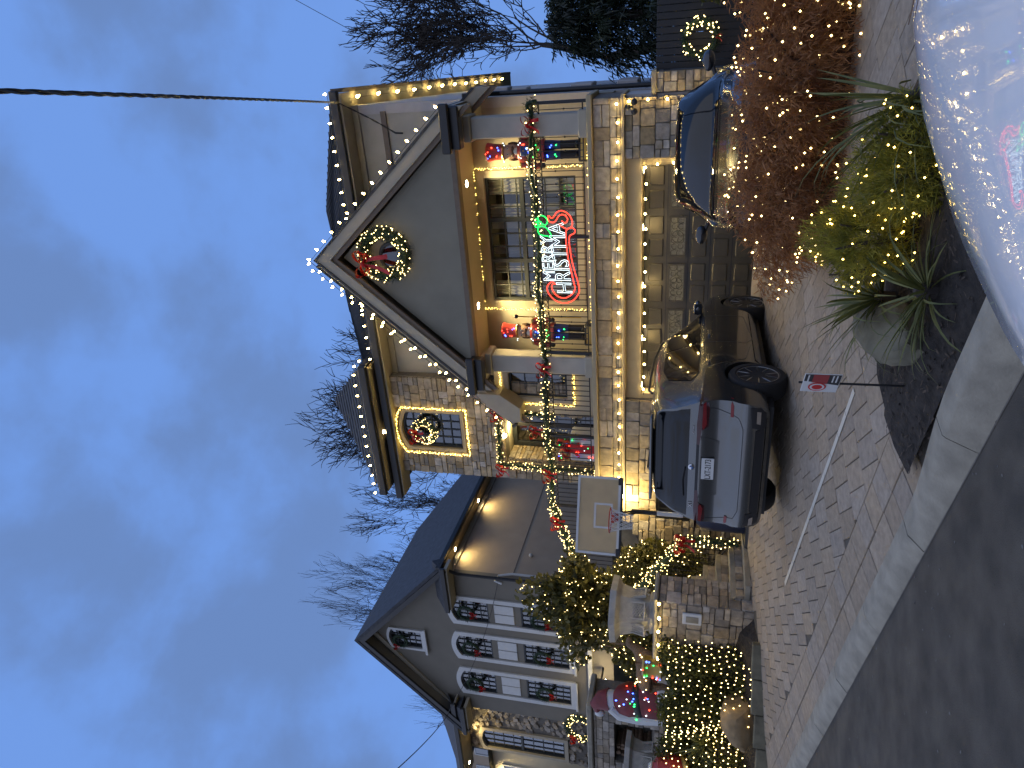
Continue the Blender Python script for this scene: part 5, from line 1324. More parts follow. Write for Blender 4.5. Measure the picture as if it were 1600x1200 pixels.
def shrub(name, label, c, r, n, m, ln, w, nl, led_r, led=LED, droop=.3, shell=.45, zmin=.3, kind='s', group=None, trunk=True, spread=.6, cat='shrub', lshell=.82, noise=.18, out_=.7):
    o = thing(name, label, cat, (c[0], c[1], zmin), group=group)
    p, d = ell_points(n, c, r, shell, noise, zmin)
    tri_obj('foliage', strands(p, d, ln, w, droop, spread, out_) if kind == 's' else leaves(p, d, ln, w), LF[m], o, kind='stuff')
    if trunk:
        t = MB()
        for k in range(7):
            a = rng.uniform(0, 6.28); e = Vector((c[0]+r[0]*.75*cos(a), c[1]+r[1]*.75*sin(a), c[2]+r[2]*rng.uniform(-.1, .7))); b_ = Vector((c[0]+.05*cos(a), c[1]+.05*sin(a), zmin-.05))
            mid = b_.lerp(e, .5)+Vector((rng.uniform(-.08, .08), rng.uniform(-.08, .08), r[2]*.25)); t.tube([b_, mid, e], [.025, .016, .006], 5)
        t.build('stems', MAT['bark'], o)
    if nl:
        p, d = ell_points(nl, c, r, lshell, noise, zmin+.03); p = p+d*.03; lights_on(o, p, led_r, led)
    return o
shrub('laceleaf_shrub', 'red brown mounded shrub with sparse lights in front of the dark car, nearest the SUV', (-1.62, 7.75, .84), (.90, .70, .56), 22000, 'rust', (.04, .10), .0042, 130, .011, droop=.35, shell=.35, zmin=.42)
shrub('laceleaf_shrub', 'red brown mounded shrub with sparse lights in the middle, hiding the dark car bonnet', (-.62, 7.65, .86), (.85, .72, .58), 22000, 'rust', (.04, .10), .0042, 130, .011, droop=.35, shell=.35, zmin=.42)
shrub('laceleaf_shrub', 'red brown mounded shrub with sparse lights at the upper picture edge', (.42, 7.9, .92), (.9, .75, .62), 22000, 'rust', (.04, .10), .0042, 110, .011, droop=.35, shell=.35, zmin=.42)
shrub('golden_cypress', 'yellow green feathery cypress wrapped in lights beside the boulder', (-1.45, 5.45, .55), (.36, .36, .36), 13000, 'gold', (.03, .07), .0028, 85, .0075, led=LEDY, droop=-.2, shell=.3, zmin=.2)
shrub('golden_cypress', 'yellow green feathery cypress with lights, partly hidden by the white bonnet', (-.92, 5.12, .42), (.36, .36, .34), 12000, 'gold', (.03, .07), .0028, 55, .0075, led=LEDY, droop=-.2, shell=.3, zmin=.15)
# yuccas: every blade a leaf of its own, four blade shapes shared
BL = []
for k in range(5):
    n = 7; vs = []; bend = (.15, .35, .6, .9, 1.25)[k]
    for i in range(n+1):
        t = i/n; w = .022*(.55+1.2*t-1.75*t*t) if t < 1 else 0; w = max(w, .0008); a = bend*t*t*.9
        y, z = t*cos(a*.8), -t*sin(a*.8)*.55*t
        vs += [(-w, y, z+w*.5), (0, y, z), (w, y, z+w*.5)]
    fs = [(3*i+j, 3*i+j+1, 3*i+j+4, 3*i+j+3) for i in range(n) for j in range(2)]
    m = MB().add(vs, fs); BL.append(m.mesh('leaf', LF['yucca'], True, 70))
def yucca(label, c, n, ln, tilt=(.0, 1.25), az=None, wide=1.):
    o = thing('yucca', label, 'plant', c)
    MB().lathe([(.05, -.08), (.06, .03), (.03, .08)], 8, Matrix.Translation(c)).build('crown_base', MAT['bark'], o, smooth=True)
    for i in range(n):
        a = rng.uniform(*(az or (0, 6.283))); el = rng.uniform(*tilt); l = rng.uniform(*ln)
        b = link('leaf', BL[rng.integers(5)], o, loc=c, rot=(el, rng.uniform(-.3, .3), a), scale=(wide*rng.uniform(.8, 1.2), l, l))
    return o
yucca('spiky green yucca with long blades fanning over the paving, beside the golden cypress', (-1.92, 5.50, .36), 95, (.42, .75), (-.05, 1.2), wide=.62)
yucca('spiky green yucca low in the soil bed between boulder and white bonnet', (-1.62, 4.78, .28), 60, (.40, .72), (-.05, 1.0), wide=.62)
yucca('long bladed green yucca rising behind the white bonnet', (-.52, 5.35, .35), 60, (.6, 1.05), (.15, 1.3), (-.2, 3.4), wide=.62)
yucca('fan of narrow yucca blades in front of the red coated figure', (-11.95, 9.35, 1.15), 50, (.5, .75), (-.1, 1.3), wide=.8)
# boulders
def boulder(label, c, s, m, seed):
    r2_ = random.Random(seed); b = bmesh.new(); bmesh.ops.create_icosphere(b, subdivisions=4, radius=1)
    ax = [Vector((r2_.uniform(-1, 1), r2_.uniform(-1, 1), r2_.uniform(-1, 1))).normalized() for _ in range(9)]; hh = [r2_.uniform(.62, .95) for _ in ax]
    for v in b.verts:
        p = v.co.copy()
        for a, h in zip(ax, hh):
            d = p.dot(a)
            if d > h: p -= a*(d-h)*.85
        p *= 1+.05*sin(p.x*9+seed)*sin(p.y*8)*sin(p.z*7+2)+.03*sin(p.x*19+p.z*13)*sin(p.y*17+seed); v.co = Vector((p.x*s[0], p.y*s[1], p.z*s[2]))
    me = bpy.data.meshes.new('boulder'); b.to_mesh(me); b.free(); me.materials.append(MAT[m]); me.shade_smooth(); me.set_sharp_from_angle(angle=radians(32))
    return link('boulder', me, None, label=label, cat='boulder', loc=c, rot=(.1, -.1, seed*.3))
boulder('long grey mossy boulder edging the soil bed at the driveway', (-2.13, 5.33, .30), (.24, .58, .22), 'rock_g', 1)
boulder('tan boulder at the foot of the net lit hedge', (-11.08, 9.32, .60), (.52, .30, .36), 'rock', 4)
# lit hedges and the broad leaved tree on the left
def hedge(label, x0, x1, y0, y1, z0, z1, n, nl, led_r=.013):
    o = thing('hedge', label, 'hedge', ((x0+x1)/2, y0, z0))
    p = np.stack([rng.uniform(x0, x1, n), rng.uniform(y0, y1, n), z0+(z1-z0)*rng.random(n)**.8], 1)
    bulge = .12*np.sin(p[:, 0]*4.1)+.10*np.sin(p[:, 2]*5+p[:, 0]*2); p[:, 1] += bulge-.12; p[:, 2] += .12*np.sin(p[:, 0]*5.3)
    d = np.tile(np.array([[.3, -1., .5]]), (n, 1)); tri_obj('foliage', leaves(p, d, (.04, .08), .32, .3, .9), LF['hedge'], o, kind='stuff')
    P = []
    stp = .125
    for i in range(int((x1-x0)/stp)):
        for j in range(int((z1-z0)/stp)):
            x = x0+(i+.5+.5*(j % 2))*stp+rng.uniform(-.03, .03); z = z0+.05+j*stp+rng.uniform(-.03, .03)
            y = y0+.12*sin(x*4.1)+.10*sin(z*5+x*2)-.36; P.append((x, y, z))
    for i in range(int((y1-y0+.3)/stp)):
        for j in range(int((z1-z0)/stp)): P.append((x1+.09+rng.uniform(-.03, .03), y0-.25+(i+.5*(j % 2))*stp+rng.uniform(-.03, .03), z0+.05+j*stp+rng.uniform(-.03, .03)))
    lights_on(o, np.array(P), led_r, LED)
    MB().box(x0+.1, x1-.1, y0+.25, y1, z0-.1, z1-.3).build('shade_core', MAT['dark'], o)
    return o
hedge('hedge under a grid of net lights, beside the stone pier', -12.75, -10.2, 9.6, 10.15, .45, 1.95, 17000, 0)
hedge('lower net lit hedge at the lower picture edge, in front of the boulder', -14.2, -11.85, 8.98, 9.7, .35, 1.3, 10000, 0)
shrub('lit_shrub', 'round shrub thick with warm lights behind the wicker deer', (-12.6, 12.6, 2.6), (1.0, .7, .95), 6000, 'magn', (.07, .13), .36, 260, .014, kind='l', zmin=1.75, shell=.5)
shrub('lit_shrub', 'leafy shrub with warm lights between the stair railing and the stone wall', (-11.0, 12.9, 2.2), (.75, .5, .95), 4500, 'magn', (.07, .12), .36, 240, .013, kind='l', zmin=1.2, shell=.5)
tr_ = shrub('broadleaf_tree', 'small broad leaved evergreen tree full of lights between backboard and stone planter', (-12.2, 12.9, 4.0), (1.25, .9, 1.05), 5200, 'magn', (.12, .22), .32, 360, .0135, kind='l', zmin=2.5, shell=.35, cat='tree', noise=.35)
tr_.location = (-12.2, 12.9, 1.75); 
for ch_ in tr_.children: ch_.matrix_parent_inverse = Matrix.Translation((-12.2, 12.9, 1.75)).inverted()
MB().tube([(-12.1, 12.9, 1.7), (-12.15, 12.92, 2.6), (-12.25, 12.85, 3.6)], [.07, .055, .03], 7).build('trunk', MAT['bark'], tr_); PINV[tr_.name] = Matrix.Translation((-12.2, 12.9, 1.75)).inverted()
tr_.children[-1].matrix_parent_inverse = PINV[tr_.name]
shrub('lit_shrub', 'small lit shrub by the gate at the upper picture edge', (.75, 12.9, 1.5), (.45, .45, .9), 3000, 'hedge', (.05, .09), .35, 40, .012, kind='l', zmin=.6, shell=.4)
shrub('evergreen_shrub', 'dark shrub below the fieldstone wing', (-25.0, 16.6, 5.0), (.9, .6, 1.2), 3500, 'hedge', (.12, .2), .35, 0, .01, kind='l', zmin=3.6, shell=.4)
shrub('evergreen_shrub', 'yellowish shrub in front of the cream lit house', (-28.6, 17.8, 6.2), (1.1, .8, 1.3), 3500, 'magn', (.14, .24), .35, 0, .01, kind='l', zmin=3.6, shell=.4)
# conifer at the right
hm = thing('conifer', 'dark drooping conifer behind the gate at the upper picture edge', 'tree', (.3, 21.5, 1.2))
MB().tube([(.3, 21.5, 1.0), (.3, 21.5, 6.0)], [.22, .04], 8).build('trunk', MAT['bark'], hm)
P, D = [], []
for z in np.arange(1.6, 5.9, .2):
    R_ = 2.0*(1-(z-1.2)/5.2)**.55+.2
    for k in range(14):
        a = rng.uniform(0, 6.28); n = 46; t = rng.random(n)**.7*R_*rng.uniform(.75, 1.05)
        p = np.stack([.3+t*cos(a)+rng.normal(0, .12, n), 21.5+t*sin(a)+rng.normal(0, .12, n), z-.16*t*t/R_+rng.normal(0, .08, n)], 1); P.append(p); D.append(np.tile([[cos(a), sin(a), -.3]], (n, 1)))
P, D = np.concatenate(P), np.concatenate(D); tri_obj('crown', strands(P, D, (.12, .3), .02, .5, .5), LF['dark'], hm, kind='stuff')
# bare winter trees
def bare_tree(label, base, h, seed, spread=.55, lean=(0, 0), depth=7, r0_=.28, up=.35, first=.28, dens=3, rad=.28):
    rr_ = random.Random(seed); o = thing('bare_tree', label, 'tree', base)
    tr, cr = MB(), MB(); cnt = [0]
    def grow(p, d, l, r, k):
        n = 4 if k < 2 else 3; pts, rs = [p], [r]; q = p; dd = d
        for i in range(n):
            dd = (dd+Vector((rr_.uniform(-1, 1), rr_.uniform(-1, 1), rr_.uniform(-.6, .8)))*(.16+.04*k)).normalized(); q = q+dd*l/n; pts.append(q); rs.append(r*(1-.42*(i+1)/n))
        (tr if k == 0 else cr).tube(pts, rs, 6 if k < 2 else 4 if k < 4 else 3, caps=False); cnt[0] += 1
        if k >= depth or cnt[0] > 9000: return
        nb = 2 if k == 0 else dens if rr_.random() < .62 else 2
        for i in range(nb):
            j = n if i < 2 else rr_.randint(1, n-1); a = rr_.uniform(0, 6.28); o_ = dd.orthogonal().normalized(); b_ = dd.cross(o_)
            sp_ = spread*rr_.uniform(.5, 1.25); nd = (dd+(o_*cos(a)+b_*sin(a))*sp_+Vector((0, 0, up*.3))).normalized()
            grow(pts[j], nd, l*rr_.uniform(.66, .88), max(rs[j]*rr_.uniform(.62, .84), .026), k+1)
        if k >= 2:
            for i in range(2):
                j = rr_.randint(1, n); a = rr_.uniform(0, 6.28); o_ = dd.orthogonal().normalized(); b_ = dd.cross(o_); nd = (dd+(o_*cos(a)+b_*sin(a))*.9).normalized()
                if k < depth-1: grow(pts[j], nd, l*.5, max(rs[j]*.4, .022), max(k+2, depth-1))
    grow(Vector(base), Vector((lean[0], lean[1], 1)).normalized(), h*first, r0_, 0)
    zt_ = sorted(v[2] for v in cr.v)[int(len(cr.v)*.997)]; k_ = h/(zt_-base[2])
    rq = sorted(hypot(v[0]-base[0], v[1]-base[1]) for v in cr.v)[int(len(cr.v)*.985)]*k_; kr = k_*min(1, rad*h/rq)
    for m_ in (tr, cr): m_.v = [(base[0]+(x-base[0])*kr, base[1]+(y-base[1])*kr, base[2]+(z-base[2])*k_) for x, y, z in m_.v]
    tr.build('trunk', MAT['bark'], o, smooth=True); cr.build('crown', MAT['bark'], o, kind='stuff'); return o
bare_tree('tall bare tree rising behind the conifer and the side wall', (-.7, 34, 1.2), 16.5, 3, .5, (.03, 0), 8, .34, .35, .22, rad=.36)
bare_tree('bare tree whose twigs show above the main roof behind the porch gable', (-4.6, 36, 1.2), 19.3, 14, .6, (.02, 0), 8, .3, .4, .27, rad=.36)
bare_tree('bare tree rising behind the stone tower roof', (-18.6, 36, 1.2), 23.5, 5, .58, (.03, 0), 8, .5, .4, .27, rad=.27)
bare_tree('bare tree between the stone tower and the grey gabled house', (-25.2, 34, 1.2), 20.5, 7, .62, (-.02, 0), 8, .5, .35, .27, rad=.26)
bare_tree('fan shaped bare tree behind the grey gable roof', (-33.8, 36, 1.2), 25.5, 9, .45, (-.01, 0), 8, .5, .5, .3, rad=.2)
bare_tree('small bare treetop peeping over the far slope of the grey gable roof', (-43.0, 34, 1.2), 20, 12, .5, (0, 0), 6, .25, .5, .33, rad=.1)
# ------------------------------------------------------------------ christmas decorations
random.seed(71)
# big bulb strings
c9_string('bulb_string', 'large warm bulbs along the front eave of the main roof', [(-.80, 14.80, 9.36), (-7.0, 14.80, 9.36)], .29, (0, -.6, .8))
c9_string('bulb_string', 'large warm bulbs under the soffit of the side eave at the cable corner', [(-.95, 15.6, 9.10), (-1.42, 28.5, 9.10)], 1.15, (.4, 0, -1), 1.5)
c9_string('bulb_string', 'large warm bulbs on the porch gable rake facing the side wall', [(-1.10, 13.53, 6.50), (-4.03, 13.53, 9.76)], .29, (.6, -.3, .75))
c9_string('bulb_string', 'large warm bulbs on the porch gable rake facing the stone tower', [(-4.05, 13.53, 9.76), (-6.98, 13.53, 6.43)], .29, (-.6, -.3, .75))
c9_string('bulb_string', 'large warm bulbs along the flared rake just behind the porch gable', [(-4.55, 14.58, 10.33), (-8.36, 14.58, 6.0)], .29, (-.6, -.3, .75))
c9_string('bulb_string', 'large warm bulbs along the gutter of the stone tower', [(-7.0, 14.9, 9.72), (-7.02, 14.5, 9.72), (-10.76, 14.5, 9.72)], .29, (0, -.6, .8))
c9_string('bulb_string', 'large warm bulbs along the stone band under the balcony', [(-1.22, 13.96, 3.22), (-9.6, 13.96, 3.22)], .335, (0, -1, -.2))
c9_string('bulb_string', 'large warm bulbs framing the top of the garage door', [(-2.32, 14.10, 1.9), (-2.32, 14.10, 2.70), (-7.2, 14.10, 2.70)], .29, (0, -1, -.2))
c9_string('bulb_string', 'large warm bulbs down the outer edge of the garage pier', [(-1.2, 13.98, 3.0), (-1.2, 13.98, .9)], .34, (.3, -1, 0))
c9_string('bulb_string', 'large warm bulbs under the cap of the address pier', [(-9.36, 10.12, 2.10), (-10.8, 10.12, 2.10)], .33, (0, -1, -.1), 1.1)
# window and sill outlines in mini lights
def outline(label, pts, per_m=38, r=.010, led=LEDY, jit=.018):
    o = thing('mini_light_string', label, 'string lights', tuple(pts[0]))
    S = path_pts(pts, 1/per_m)
    MB().tube([p+Vector((rnd(-jit, jit), 0, rnd(-jit, jit))) for p, t in S[::3]], .004, 3).build('cord', MAT['dark'], o)
    minis('mini_lights', [p+Vector((rnd(-jit, jit), rnd(-jit, .005), rnd(-jit, jit)))*1.3 for p, t in S], r, led, o)
    return o
x0, x1, z0, z1 = win_main
outline('fine warm lights outlining the large balcony window', [(x1+.2, WY-.06, 4.1), (x1+.2, WY-.06, z1+.22), (x0-.2, WY-.06, z1+.22), (x0-.2, WY-.06, 4.1)], 32, .0085)
x0, x1, z0, z1 = win_s
outline('fine warm lights outlining the narrow window between porch column and front door', [(x1+.18, SWY-.05, z1+.2), (x0-.18, SWY-.05, z1+.2), (x0-.18, SWY-.05, z0-.16), (x1+.1, SWY-.05, z0-.16)], 44, .0095)
x0, x1, z0, z1 = win_t
ar = arch_poly(x0-.15, x1+.15, z0-.18, z1+.15, .2)
outline('warm lights outlining the arched tower window', [(x, TY-.06, z) for x, z in ar+[ar[0]]], 46, .0115)
outline('fine golden lights along the balcony floor behind the railing', [(-1.9, 14.2, 3.80), (-5.6, 14.2, 3.80)], 22, .011)
# wreaths
wreath('large lit fir wreath with red bow on the porch gable', (-3.94, 13.70, 8.10), .47, .15, lights=150, bow_at=1.9, bow_size=.27, led_r=.0125, bow_tail=2.2)
wreath('lit wreath with red bow in the arched tower window', (-9.01, TY-.1, 8.34), .27, .10, lights=120, bow_at=1.9, bow_size=.2, led_r=.011)
wreath('lit fir wreath hanging on the dark gate', (-.25, 14.2, 1.80), .27, .085, lights=62, bow_at=-1.6, bow_size=.07, led_r=.012)
wreath('lit fir wreath with red bow on the terrace below the fieldstone wing', (-19.9, 15.5, 4.65), .46, .13, lights=70, bow_at=2.6, bow_size=.16, led_r=.017)
# garlands
bx = [-1.52, -6.59, -9.34]
P = [(-1.10, 14.05, 4.72), (-1.15, 14.02, 4.92)]+[(x, 14.03, 4.86+.035*sin(x*2.2)+.02*sin(x*5)) for x in np.arange(-1.3, -10.31, -.3)]
garland('lit fir garland with red bows along the balcony top rail', P, .10, 34, [(b, 13.93, 4.90) for b in bx], bow_size=.17, led_r=.011)
garland('thick lit garland with red bows on the railing sloping down behind the backboard', [(-10.36, 14.03, 4.82), (-11.2, 14.03, 4.56), (-12.1, 14.03, 4.22), (-13.9, 14.03, 3.68)], .13, 95, [(-10.67, 13.9, 4.76), (-12.1, 13.9, 4.05)], bow_size=.18, led_r=.012)
garland('lit garland with red bows framing the front door of the tower', [(-8.36, TY-.1, 4.9), (-8.33, TY-.1, 6.32), (-9.85, TY-.1, 6.36), (-9.9, TY-.1, 3.85)], .10, 50, [(-8.32, TY-.22, 6.36), (-9.92, TY-.22, 6.34), (-8.75, TY-.2, 5.4)], bow_size=.17, led_r=.0115)
garland('lit garland with red bow on the railing of the stone steps', [(-9.28, 11.90, .68), (-9.28, 11.90, 1.72), (-10.3, 11.90, 2.36), (-11.3, 11.90, 2.98)], .11, 75, [(-9.26, 11.78, 1.78)], bow_size=.2, led_r=.012)
# rope light sign
SG = thing('rope_light_sign', 'rope light sign reading Merry Christmas in white and red, hung on the balcony railing', 'sign', (-4.1, 13.96, 4.0))
S0 = Vector((-5.07, 13.97, 0)); US = 1.92/880; 
def sgp(cx_, cy_): return Vector((-5.06+(1040-cy_)*US, 13.96, 4.86-(cx_-85)*US*1.06))
def rope(pts, m, r=.0115, name='rope'):
    K = [tuple(sgp(*p)) for p in pts]; return MB().tube([Vector(p) for p in smooth_poly(K, 4)], r, 5).build(name, CLED[m], SG)
rope([(240,850),(205,830),(167,870),(165,920),(190,970),(240,1020),(310,1040),(380,1020),(430,970),(452,910),(440,820),(420,740),(395,620),(380,500),(378,420),(388,385),(420,370),(432,345),(415,320),(385,318),(360,335),(350,380),(352,480),(362,600),(385,720),(405,830),(415,890),(400,930),(370,965),(315,990),(260,975),(220,930),(203,880),(215,852),(240,850)], 'rope_red')
rope([(318,250),(335,270),(360,265),(370,235),(350,205),(320,195),(290,215),(275,240),(250,265),(215,260),(200,230),(205,205),(230,225),(250,215),(280,175),(320,160),(365,180),(395,215),(410,260),(405,300),(370,325),(335,315),(305,290),(295,278)], 'rope_red')
rope([(110,310),(105,340),(120,375),(150,385),(185,390),(215,400),(220,380),(200,340),(175,310),(140,300),(110,310)], 'rope_green', .010, 'holly_leaf')
rope([(110,215),(140,200),(175,215),(195,250),(180,285),(150,280),(120,250),(110,215)], 'rope_green', .010, 'holly_leaf')
for cx_, cy_ in ((100, 245), (98, 295), (125, 270)): rope([(cx_+15*cos(a), cy_+15*sin(a)) for a in [2*pi*k/8 for k in range(9)]], 'rope_green', .009, 'holly_berry')
def outline_text(s, corners, m, r=.0042):
    """letters drawn as rope outlines; corners: (cx, cy) of lower left, lower right, upper left"""
    cu = bpy.data.curves.new('t', 'FONT'); cu.body = s; cu.size = 1; cu.fill_mode = 'NONE'; cu.resolution_u = 3
    o = bpy.data.objects.new('t', cu); col.objects.link(o); dg = bpy.context.evaluated_depsgraph_get(); me = bpy.data.meshes.new_from_object(o.evaluated_get(dg)); bpy.data.objects.remove(o)
    V = [v.co.copy() for v in me.vertices]; lo_ = (min(v.x for v in V), min(v.y for v in V)); hi = (max(v.x for v in V), max(v.y for v in V))
    ll, lr, ul = [sgp(*c_) for c_ in corners]
    W_ = [ll+(lr-ll)*((v.x-lo_[0])/(hi[0]-lo_[0]))+(ul-ll)*((v.y-lo_[1])/(hi[1]-lo_[1])) for v in V]
    adj = {}
    for e in me.edges: a, b_ = e.vertices; adj.setdefault(a, []).append(b_); adj.setdefault(b_, []).append(a)
    seen = set(); n = 0
    loops = []
    for s0 in adj:
        if s0 in seen: continue
        lp = [s0]; seen.add(s0); c_ = s0
        while True:
            nx = [k for k in adj[c_] if k not in seen]
            if not nx: break
            c_ = nx[0]; seen.add(c_); lp.append(c_)
        loops.append(lp+[s0])
    for lp in loops: MB().tube([W_[k] for k in lp], r, 4, caps=False).build('letter_rope', CLED[m], SG)
outline_text('MERRY', [(240, 818), (228, 388), (135, 815)], 'white')
outline_text('HRISTMA', [(392, 938), (335, 268), (252, 935)], 'white')
fr_ = MB()
for cy_ in (900, 700, 500, 330): fr_.tube([sgp(90, cy_)+Vector((0, .02, 0)), sgp(450, cy_)+Vector((0, .02, 0))], .004, 4)
fr_.build('wire_frame', MAT['black'], SG)
# nutcrackers
NC = dict(red=mat('nut_red', (.33, .03, .025), .4), blue=mat('nut_blue', (.02, .04, .16), .4), green=mat('nut_green', (.02, .12, .04), .4), skin=mat('nut_skin', (.50, .30, .20), .5), wht=mat('nut_white', (.6, .58, .52), .6), gold=mat('nut_gold', (.45, .30, .08), .35, metal=.6), brown=mat('nut_brown', (.10, .05, .025), .6), blk=MAT['black'])
def nutcracker(label, c, rz, staff):
    o = thing('nutcracker', label, 'nutcracker', c, rz, local=True, group='nutcrackers on the balcony')
    def b(mb, n, m, p=None): return mb.build(n, NC[m], p or o, smooth=True, angle=45)
    bs = b(MB().cbox(-.24, .24, -.22, .22, 0, .22, .02), 'base', 'blk'); b(MB().box(-.2, .2, -.223, -.219, .05, .17), 'base_panel', 'gold', bs)
    for s_ in (-1, 1):
        b(MB().lathe([(.075, .22), (.085, .26), (.08, .55), (.09, .60)], 12, Matrix.Translation((s_*.095, 0, 0))).ball((s_*.095, -.07, .26), .07, 8, 5, (1, 1.4, .7)), 'boot', 'blk')
        b(MB().lathe([(.08, .60), (.095, .75), (.10, 1.0)], 12, Matrix.Translation((s_*.095, 0, 0))), 'leg', 'blue')
    t = b(MB().lathe([(.23, .92), (.22, .98), (.19, 1.05), (.22, 1.25), (.245, 1.38), (.20, 1.45), (.09, 1.48)], 16), 'coat', 'red')
    b(MB().lathe([(.195, 1.02), (.205, 1.04), (.205, 1.08), (.195, 1.10)], 16), 'belt', 'gold', t)
    b(MB().cbox(-.10, .10, -.26, -.19, 1.10, 1.38, .02), 'chest', 'blue', t)
    for k in range(3): b(MB().ball((0, -.265, 1.15+.08*k), .018, 6, 4), 'button', 'gold', t)
    for s_ in (-1, 1):
        a_ = b(MB().tube([(s_*.24, 0, 1.38), (s_*.30, -.02, 1.2), (s_*.29, -.06, 1.0)], [.075, .065, .055], 10), 'arm', 'red'); b(MB().ball((s_*.29, -.07, .95), .055, 8, 5), 'hand', 'blk', a_); b(MB().ball((s_*.235, 0, 1.41), .09, 8, 5, (1, 1, .5)), 'epaulette', 'gold', a_)
    h = b(MB().lathe([(.08, 1.44), (.13, 1.48), (.145, 1.58), (.14, 1.70), (.13, 1.76)], 14), 'head', 'skin')
    b(MB().ball((0, -.15, 1.60), .03, 6, 5, (1, 1.4, 1)), 'nose', 'skin', h)
    for s_ in (-1, 1):
        b(MB().ball((s_*.055, -.13, 1.66), .022, 8, 5), 'eye', 'wht', h); b(MB().ball((s_*.055, -.15, 1.66), .012, 6, 4), 'pupil', 'blk', h)
        b(MB().ball((s_*.05, -.145, 1.555), .045, 8, 5, (1.3, .6, .55)), 'moustache', 'brown', h); b(MB().ball((s_*.15, .02, 1.58), .06, 8, 5, (.6, 1, 1.8)), 'hair', 'brown', h)
    b(MB().ball((0, -.13, 1.47), .07, 8, 6, (1, .6, 1.1)), 'beard', 'wht', h)
    ht = b(MB().lathe([(.15, 1.75), (.16, 1.78), (.15, 1.80), (.16, 1.98), (.19, 2.10), (.17, 2.12), (.02, 2.13)], 16), 'hat', 'red'); b(MB().torus(.155, .02, 16, 5, Matrix.Translation((0, 0, 1.77))), 'hat_band', 'gold', ht)
    st_ = b(MB().tube([(staff*.36, -.08, .3), (staff*.36, -.08, 1.75)], .015, 6), 'staff', 'gold'); b(MB().ball((staff*.36, -.08, 1.78), .05, 8, 5), 'staff_knob', 'blk', st_)
    for m, pts in (('red', [(-.08, -.17, 1.88), (.08, -.17, 1.98), (0, -.19, 2.06), (.12, -.24, 1.30)]), ('blue', [(.08, -.17, 1.86), (-.08, -.17, 2.02), (-.05, -.28, 1.2), (.05, -.28, 1.25), (.05, -.11, .8), (-.1, -.1, .86)]), ('green', [(-.1, -.24, 1.08), (.1, -.24, 1.06), (-.09, -.1, .7), (.09, -.1, .68), (0, -.27, 1.0)]), ('white', [(.12, -.2, 1.42), (-.12, -.2, 1.42), (-.16, -.06, 1.77), (.16, -.06, 1.77)])):
        minis('mini_lights', pts+[(x+rnd(-.06, .06), y-.01, z+rnd(-.05, .05)) for x, y, z in pts], .015, CLED[m], o)
    return o
nutcracker('tall toy soldier nutcracker with lights between balcony window and outer porch column', (-2.08, 14.62, 3.80), .15, 1)
nutcracker('tall toy soldier nutcracker with lights beside the porch column nearest the front door', (-6.02, 14.72, 3.80), .1, 1)
# wrapped parcel with coloured lights behind the railing at the door
gb_ = thing('gift_parcel', 'white parcel with red ribbon and coloured lights behind the railing at the door', 'decoration', (-8.85, 14.62, 3.78))
MB().cbox(-9.2, -8.5, 14.4, 14.85, 3.78, 4.42, .03).build('box', MAT['white'], gb_); MB().cbox(-8.97, -8.75, 14.39, 14.86, 3.775, 4.43, .01).build('ribbon', MAT['red'], gb_); bow(gb_, (-8.86, 14.42, 4.55), .26)
for m in ('red', 'blue', 'green', 'white'): minis('mini_lights', [(rnd(-9.2, -8.5), 14.37, rnd(3.85, 4.7)) for _ in range(7)], .016, CLED[m], gb_)
# red coated figure on the left terrace, seen in its hood
NC['deep'] = mat('coat_red', (.16, .012, .014), .5, noise=.3, nscale=6)
FG = thing('holiday_figure', 'red coated holiday figure with white trim and black belt behind the net lit hedge', 'decoration', (-13.35, 11.45, 1.75))
T = Matrix.Translation((-13.30, 11.45, 1.80)) @ Matrix.Rotation(-.22, 4, 'Y') @ Matrix.Diagonal((.74, .74, .98, 1))
MB().lathe([(.55, .10), (.60, .3), (.55, .6), (.50, .75), (.50, .85), (.52, 1.0), (.42, 1.22), (.22, 1.36)], 20, T).build('coat', NC['deep'], FG, smooth=True)
MB().lathe([(.56, 0), (.64, .05), (.64, .22), (.58, .28)], 20, T).build('hem', MAT['white'], FG, smooth=True)
MB().lathe([(.515, .68), (.53, .70), (.53, .82), (.515, .84)], 20, T).build('belt', MAT['black'], FG, smooth=True)
MB().tube([T @ Vector((-.36, -.42, .2)), T @ Vector((-.34, -.42, .8)), T @ Vector((-.25, -.33, 1.25)), T @ Vector((0, -.3, 1.4))], [.13, .12, .12, .1], 10).build('front_trim', MAT['white'], FG, smooth=True)
MB().lathe([(.27, 1.30), (.30, 1.40), (.30, 1.46), (.25, 1.5)], 16, T).build('hat_trim', MAT['white'], FG, smooth=True)
MB().tube([T @ Vector((0, 0, 1.45)), T @ Vector((-.02, 0, 1.65)), T @ Vector((-.15, -.05, 1.82)), T @ Vector((-.36, -.1, 1.80))], [.26, .22, .13, .06], 12).build('hat', NC['deep'], FG, smooth=True)
MB().ball((0, 0, 0), .12, 10, 6, m=T @ Matrix.Translation((-.43, -.1, 1.76))).build('pompom', MAT['white'], FG, smooth=True)
for m, n in (('red', 12), ('blue', 14), ('green', 11), ('white', 14)): minis('mini_lights', [T @ Vector((.58*cos(a), .58*sin(a), rnd(.1, 1.2))) for a in [rnd(pi*1.0, 2*pi) for _ in range(n)]], .022, CLED[m], FG)
